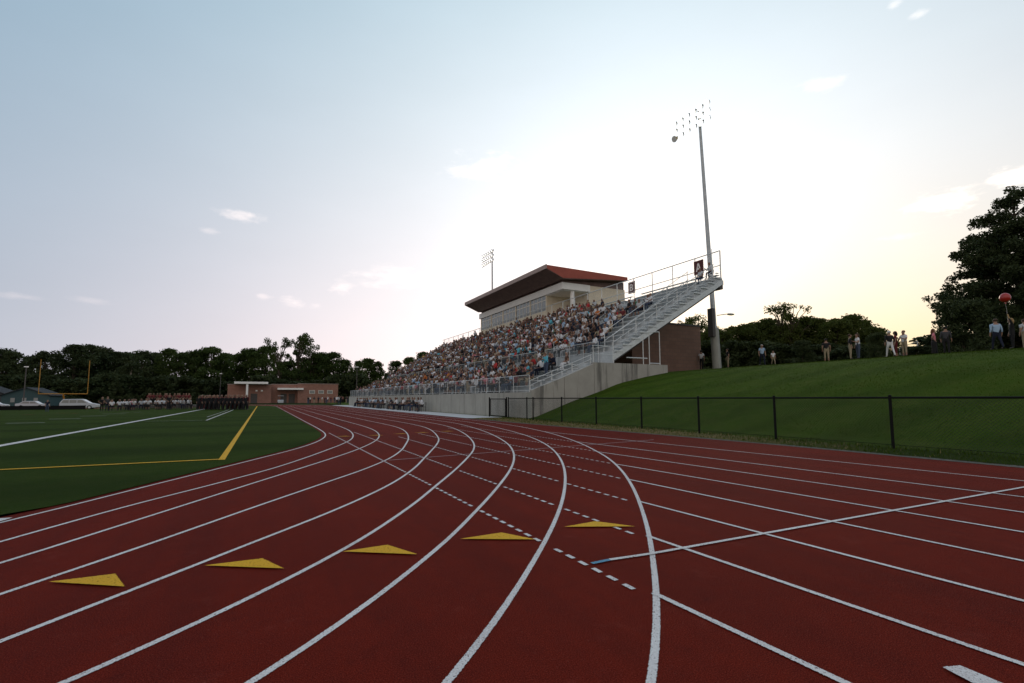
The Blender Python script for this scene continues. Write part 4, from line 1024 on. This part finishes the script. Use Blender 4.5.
for i in range(36):
    r_, c_ = i % 3, i//3; x = -6.1+4.5*c_/11+pr2.uniform(-.08,.08); y = 63.4-2.8*c_/11+r_*1.0
    me = pr2.choice(ROBE); o = link('person', me, None, (x,y,.012), -1.2+pr2.uniform(-.3,.3)); dress(o, me, 'black' if r_ == 0 else 'maroon', 'black' if r_ < 2 else 'maroon', pr2.choice(HAIRS), pr2.choice(SKIN)); o.scale = (.93+.03*r_,)*3
    tag(o, f"robed person in the {['front row of the dark','middle row of the dark','rear row of the dark'][r_]} robed block beside the white line", 'person', 'dark robed rows on the field')
rs = thing('choir_riser', 'dark low riser under the red choir row behind the band', 'riser', (-11.8,84,gz(-8,84)))
MB().box(-4.2,4.2,-1.4,1.4,0,.35).build('riser_platform', M['beam'], rs)
for i in range(14):
    x = -14.2+4.8*i/13; y = 84+pr2.uniform(-1,1)
    me = pr2.choice(STDM); o = link('person', me, None, (x,y,gz(-8,84)+.35), -1.5); dress(o, me, pr2.choice(['maroon','maroon','maroon','brown','brown']), 'black', pr2.choice(HAIRS), pr2.choice(SKIN)); tag(o, 'person in a red choir top standing in the row behind the white band', 'person', 'red choir row behind the band')
for i in range(16):
    x = 9.0+9.*(i/15)+pr2.uniform(-.3,.3); y = 121+pr2.uniform(-5,4); top = pr2.choice(['black','white','navy','charcoal','black','maroon'])
    me = pr2.choice(STDM); hair = pr2.choice(HAIRS); o = link('person', me, None, (x,y,.02), pr2.uniform(0,6)); dress(o, me, top, pr2.choice(['black','denim','khaki']), hair, pr2.choice(SKIN)); tag(o, f'{hair} haired distant person in {top} standing before the brick school', 'person', 'people before the school')
for i in range(3):
    x = 12.0+.5*i; y = 92.5+1.4*i; o = link('person', STDM[i], None, (x,y,.02), -1.5+i); dress(o, STDM[i], ['white','white','black'][i], ['black','denim','navy'][i], 'dark', SKIN[0]); tag(o, ['person in white and black at the far end of the apron','person in white and jeans at the far end of the apron','person in black at the far end of the apron'][i], 'person')

# ------------------------------------------------------------------ trees
def leaves(cl, n, size, q, squash=.8):
    """leaf-sized faces spread through clumps: cl = [(centre, radius)]"""
    V = np.empty((0,3)); pts = []
    wts = np.array([r_**2 for _, r_ in cl]); wts = wts/wts.sum()
    g_ = np.random.default_rng(q)
    idx = g_.choice(len(cl), n, p=wts)
    dv = g_.normal(size=(n,3)); dv /= np.linalg.norm(dv, axis=1)[:,None]
    rad = g_.random(n)**.5
    cc = np.array([c for c, _ in cl])[idx]; rr = np.array([r_ for _, r_ in cl])[idx]
    pos = cc + dv*(rad*rr)[:,None]*np.array([1,1,squash])
    a = g_.normal(size=(n,3)); a /= np.linalg.norm(a, axis=1)[:,None]
    b = np.cross(a, g_.normal(size=(n,3))); b /= np.linalg.norm(b, axis=1)[:,None]
    sz = size*(.6+.8*g_.random(n))[:,None]
    P4 = np.stack([pos-a*sz, pos+b*sz*.55, pos+a*sz, pos-b*sz*.55], 1).reshape(-1,3)
    F = np.arange(4*n).reshape(n,4)
    return P4, F
def fast_mesh(name, V, F, m):
    me = bpy.data.meshes.new(name); me.vertices.add(len(V)); me.vertices.foreach_set('co', V.ravel())
    me.loops.add(F.size); me.loops.foreach_set('vertex_index', F.ravel().astype(np.int32)); me.polygons.add(len(F))
    me.polygons.foreach_set('loop_start', np.arange(0, F.size, 4, dtype=np.int32)); me.materials.append(m); me.update(calc_edges=True); me.validate()
    return me
def make_tree(kind, seed, n, leaf, lm, bark=None):
    """unit-height tree meshes: (trunk, crown); height 1, half width about .28"""
    q = random.Random(seed); cl = []; tk = MB()
    if kind == 'bush': tk.tube([(0,0,-.03),(.01,.01,.2),(.0,.02,.5)], [.03,.02,.006], 6)
    else: tk.tube([(0,0,-.03),(.005*q.uniform(-1,1),0,.15),(q.uniform(-.015,.015),q.uniform(-.015,.015),.42),(q.uniform(-.02,.02),q.uniform(-.02,.02),.85)], [.026,.02,.014,.003], 8)
    if kind == 'broad':
        for i in range(90):
            h = q.uniform(.10,.97); wd = .27*(max(.03,1-((h-.38)/.60)**2)**.75 if h > .38 else .72+.28*h/.38)*q.uniform(.3,1.12); a = q.uniform(0,6.28); r_ = q.uniform(.065,.125)*(1.12-.35*h)
            c = (wd*math.cos(a), wd*math.sin(a), min(h,.97-r_)); cl.append((c, r_))
            if i < 9: tk.tube([(0,0,max(.12,h-.22)),(c[0]*.5,c[1]*.5,h-.08),(c[0]*.9,c[1]*.9,c[2])],[.009,.006,.002],5)
    elif kind == 'sparse':
        for i in range(26):
            h = q.uniform(.40,.97); a = q.uniform(0,6.28); wd = q.uniform(.04,.24); r_ = q.uniform(.045,.085); c = (wd*math.cos(a), wd*math.sin(a), h-.02); cl.append((c, r_))
            tk.tube([(0,0,max(.2,h-.3)),(c[0]*.55,c[1]*.55,h-.1),c],[.009,.006,.002],5)
        for i in range(10):
            a = q.uniform(0,6.28); wd = q.uniform(.05,.22); cl.append(((wd*math.cos(a),wd*math.sin(a),q.uniform(.12,.45)), q.uniform(.05,.09)))
    elif kind == 'bush':
        for i in range(70):
            h = q.uniform(.02,.95); a = q.uniform(0,6.28); wd = .46*math.sqrt(max(.02,1-(h*.95)**2.2))*q.uniform(.2,1.); cl.append(((wd*math.cos(a),wd*math.sin(a),min(h,.86)), q.uniform(.09,.16)))
    V, F = leaves(cl, n, leaf, seed)
    V[:,2] = np.maximum(V[:,2], .005)
    return mesh_from('trunk', tk.V, tk.F, bark or M['bark']), fast_mesh('crown', V, F, lm)
BROAD = [make_tree('broad', 100+i, 9000, .0165, M['leaf']) for i in range(4)]
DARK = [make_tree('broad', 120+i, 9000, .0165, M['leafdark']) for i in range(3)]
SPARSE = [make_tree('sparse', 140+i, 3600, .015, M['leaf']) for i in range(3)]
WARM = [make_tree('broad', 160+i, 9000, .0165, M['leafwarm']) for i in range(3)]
WSPARSE = [make_tree('sparse', 180+i, 2400, .014, M['leafwarm']) for i in range(2)]
BUSH = [make_tree('bush', 200+i, 6500, .04, M['leafdark']) for i in range(3)]
ti = [0]
def tree(kindset, x, y, z, h, wd, lab, group, name='broadleaf_tree', cat='tree'):
    ti[0] += 1
    tr, cr = kindset[ti[0] % len(kindset)]
    t = thing(name, lab, cat, (x,y,z), (ti[0]*2.399) % 6.28, group); t.scale = (wd, wd, h)
    link('trunk', tr, t); link('crown', cr, t)
    return t
# treeline: (column it shows at, x, y, height)
LT = [(4, -83.6, 238.8, 20.4), (14, -79.0, 233.3, 18.3), (33, -75.8, 238.9, 18.9), (47, -69.1, 229.4, 19.5), (76, -59.2, 222.0, 20.6), (92, -56.6, 228.9, 21.8), (104, -56.0, 241.2, 23.1), (116, -51.0, 236.0, 20.5), (128, -46.7, 232.9, 20.4), (142, -39.2, 215.7, 19.9), (156, -36.0, 221.9, 19.1), (170, -30.4, 212.6, 18.9), (184, -25.6, 207.5, 19.0), (198, -20.9, 203.5, 18.8), (212, -16.7, 204.0, 19.1), (226, -13.3, 219.9, 20.2), (240, -8.3, 214.9, 19.6), (252, -4.2, 212.1, 20.7), (266, 0.6, 209.4, 21.4), (281, 5.2, 191.8, 23.2), (299, 11.1, 191.6, 23.9), (312, 16.0, 197.1, 22.5), (322, 19.8, 198.1, 19.3), (334, 24.2, 198.8, 19.5), (346, 28.5, 197.5, 17.3), (358, 29.8, 177.5, 14.0), (368, 35.0, 187.4, 16.3), (378, 38.7, 187.2, 15.7), (396, 44.0, 180.5, 15.0), (410, 46.6, 170.8, 16.6), (424, 52.9, 174.7, 18.6)]
RT = [(684, 63.9, 59.8, 9.9), (690, 74.1, 67.8, 12.1), (700, 75.0, 66.2, 12.6), (712, 73.5, 62.1, 10.2), (722, 72.3, 59.0, 8.9), (733, 81.3, 63.8, 10.9), (745, 79.2, 59.5, 10.7), (757, 85.1, 61.3, 11.8), (768, 86.5, 60.0, 12.3), (781, 84.2, 55.7, 13.7), (792, 84.7, 54.0, 13.5), (806, 89.6, 54.5, 12.1), (820, 89.5, 52.0, 11.3), (836, 88.2, 48.5, 10.7), (850, 92.5, 48.4, 11.7), (862, 102.2, 51.4, 11.8), (872, 92.0, 44.8, 9.0), (892, 95.1, 43.5, 6.7), (908, 107.2, 46.5, 6.5), (925, 104.1, 42.6, 5.8), (938, 110.6, 43.3, 6.3)]
LB = [(-4, -78.3, 219.6, 9.5), (15, -75.1, 223.9, 10.2), (34, -66.9, 213.1, 9.9), (53, -62.2, 213.2, 9.8), (72, -55.5, 206.8, 8.2), (91, -49.9, 203.5, 8.7), (110, -46.1, 207.9, 10.4), (129, -38.3, 194.5, 9.5), (148, -34.3, 200.5, 8.7), (167, -27.7, 191.1, 9.3), (186, -22.2, 187.6, 8.9), (205, -16.5, 183.2, 8.1), (224, -11.7, 190.4, 7.7), (243, -5.9, 185.6, 7.6), (262, -0.3, 174.5, 9.2), (281, 5.5, 182.4, 8.2), (300, 10.8, 173.4, 7.4), (319, 16.6, 172.8, 7.9), (338, 21.7, 166.3, 9.5), (357, 27.4, 165.0, 9.8), (376, 33.0, 161.7, 7.3), (395, 38.3, 158.2, 10.0), (414, 43.0, 152.6, 9.4)]
RB = [(690, 61.1, 56.1, 6.0), (705, 60.0, 52.2, 5.9), (720, 66.7, 55.0, 6.1), (735, 63.6, 49.6, 5.9), (750, 64.5, 47.8, 5.6), (765, 71.1, 50.0, 6.2), (780, 68.4, 45.7, 5.1), (795, 72.0, 45.8, 4.5), (810, 73.0, 44.1, 5.1), (825, 80.4, 46.1, 5.8), (840, 84.4, 46.0, 5.9), (855, 80.1, 41.5, 5.3), (870, 80.3, 39.5, 5.1), (885, 84.2, 39.5, 4.6), (900, 91.7, 40.8, 5.7), (915, 86.2, 36.4, 5.4), (930, 90.3, 36.2, 5.6)]

def left_lab(px, bush):
    z = [(30,'beyond the outer corner of the field'),(70,'behind the gabled house'),(112,'behind the goal post and parked cars'),(152,'behind the seated band'),(200,'behind the red choir row'),(246,'behind the robed block'),(290,'behind the white school canopy'),(340,'behind the middle of the brick school'),(380,'past the end of the brick school'),(999,'showing above the far end of the bleachers')]
    return next(w_ for lim, w_ in z if px < lim)
q_ = random.Random(12)
for px, x, y, h in LT:
    h *= q_.uniform(.95,1.06)
    sp_ = px in (281, 299, 312); dk_ = px < 160
    wd = h*q_.uniform(1.,1.3) if not sp_ else h*.80
    if px > 340: wd = h*1.0
    if px in (346,358,378): wd *= .8
    lab = ('tall loose tree with sky showing through its crown ' if sp_ else 'dark rounded tree ' if dk_ else 'green rounded tree ') + left_lab(px, 0)
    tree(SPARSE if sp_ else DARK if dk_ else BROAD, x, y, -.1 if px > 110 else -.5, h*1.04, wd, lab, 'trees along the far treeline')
    if sp_: tree(BROAD, x+2.5, y+9, -.1, h*.72, h*.9, 'lower leafy tree at the foot of the loose tall trees', 'trees along the far treeline')
for px, x, y, h in LB:
    tree(BUSH, x, y, -.5, h*1.05, 11.5, 'dark understorey thicket ' + left_lab(px, 1), 'thickets along the far treeline', 'thicket', 'thicket')
def right_lab(px):
    z = [(716,'just beside the brick building and pole'),(760,'behind the pole and the walking people'),(800,'behind the dark bush on the crest'),(845,'behind the lone person in black'),(880,'behind the white shirted pair'),(999,'low behind the wire fence near the big tree')]
    return next(w_ for lim, w_ in z if px < lim)
for px, x, y, h in RT:
    sp_ = px in (690, 700, 781, 792)
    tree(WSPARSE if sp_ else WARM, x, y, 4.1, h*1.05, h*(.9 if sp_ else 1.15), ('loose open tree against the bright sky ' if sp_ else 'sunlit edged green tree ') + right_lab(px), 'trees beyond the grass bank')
    if sp_: tree(WARM, x+1.5, y+1, 4.1, h*.82, h*1.05, 'rounded tree at the foot of the open tree ' + right_lab(px), 'trees beyond the grass bank')
for px, x, y, h in RB:
    if px > 880: h *= .6
    tree(BUSH, x, y, 4.1, h, 7.0, 'dark hedge thicket ' + right_lab(px), 'thickets beyond the grass bank', 'thicket', 'thicket')
for x, y in ((66,25),(70,22),(73,18),(70,13),(76,21)): tree(BUSH, x, y, 4.1, 4.2, 8.0, 'dark low thicket under and behind the large tree', 'thickets beyond the grass bank', 'thicket', 'thicket')
# shrubs on the crest
def shrub(x, y, h, wd, lab): return tree(BUSHN, x, y, bank_z(x, y)-.05, h, wd, lab, None, 'shrub', 'shrub')
BUSHN = [make_tree('bush', 230+i, 11000, .022, M['leafdark']) for i in range(2)]
shrub(46.5, 16.6, 4.7, 4.3, 'big rounded dark shrub in front of the large tree')
shrub(50.4, 21.2, 1.6, 3.4, 'low small shrub by the wire fence and the pink topped woman')
shrub(47.4, 22.8, 2.9, 1.9, 'upright dark shrub beside the man with the white cap')
shrub(45.5, 28.2, 2.7, 2.5, 'rounded brown green bush alone on the crest')
# the large tree at the edge
bx, by, bz, bh = 62.5, 17.9, 4.2, 17.0
q = random.Random(77); cl = []; tk = MB()
tk.tube([(0,0,-.2),(.05,.1,2.5),(-.1,.1,6),(.1,-.1,10),(0,0,15.5)], [.55,.42,.33,.2,.05], 12)
tiers = [(2.2,6.0),(3.6,6.7),(5.2,6.9),(6.9,6.3),(8.6,5.4),(10.2,4.5),(11.8,3.7),(13.2,2.8),(14.6,1.6),(15.7,.8)]
for hz, rad in tiers:
    nb = max(4, int(rad*3.2))
    a0 = q.uniform(0,6.28)
    for i in range(nb):
        a = a0+6.28*i/nb+q.uniform(-.25,.25); L_ = rad*q.uniform(.72,1.08); dz = q.uniform(-.9,.9)
        tip = (L_*math.cos(a), L_*math.sin(a), hz+dz+.18*L_*.4)
        tk.tube([(0,0,hz-.6),(tip[0]*.5,tip[1]*.5,hz+dz*.5),tip],[.13*rad/7+.03,.07,.02],5)
        for f_ in ((1.0,.58),(.86,.74),(.66,.9),(.42,1.)):
            if f_[0] < .5 and rad < 3: continue
            cl.append(((tip[0]*f_[0]+q.uniform(-.3,.3), tip[1]*f_[0]+q.uniform(-.3,.3), tip[2]*1.0+q.uniform(-.25,.35)), f_[1]*q.uniform(.75,1.25)*(1 if rad > 2 else .7)))
V, F = leaves(cl, 110000, .125, 5, .8)
bt = thing('large_tree', 'large dark spreading tree with layered clumps at the edge of the picture', 'tree', (bx,by,bz))
tk.build('trunk', M['bark'], bt); link('crown', fast_mesh('big_crown', V, F, M['leafdark']), bt)
# grey wire fence behind the crest
bf = thing('wire_fence', 'thin grey wire fence with a top rail behind the people on the crest', 'fence', (0,0,0))
fp = [(60.5,27.0),(57.5,25.0),(54.6,22.9)]
V = []; F = []
for i, (x, y) in enumerate(fp):
    MB().bar((x,y,4.0),(x,y,6.45),.04,6).build('post', M['steel'], bf); V += [(x,y,4.1),(x,y,6.4)]
    if i: F.append((2*i-2,2*i,2*i+1,2*i-1))
tr_ = MB()
for a, b in zip(fp, fp[1:]): tr_.bar((a[0],a[1],6.4),(b[0],b[1],6.4),.03,6)
tr_.build('top_rail', M['steel'], bf); link('chain_mesh', mesh_from('wire_mesh', V, F, M['linkgrey']), bf)
tt = thing('bare_trunk_tree', 'slender tree with a pale bare trunk behind the seated band', 'tree', (-38.5,196.,-.5))
tkb = MB(); tkb.tube([(0,0,0),(-.3,0,3),(.5,0,6),(.3,0,9),(.8,0,13)],[.42,.36,.3,.25,.1],8); tkb.build('trunk', M['palebark'], tt)
V, F = leaves([((.8,0,12.5),2.2),((-1,.5,11),1.8),((2.,-.5,10.8),1.6)], 900, .33, 8); link('crown', fast_mesh('bare_crown', V, F, M['leafdark']), tt)
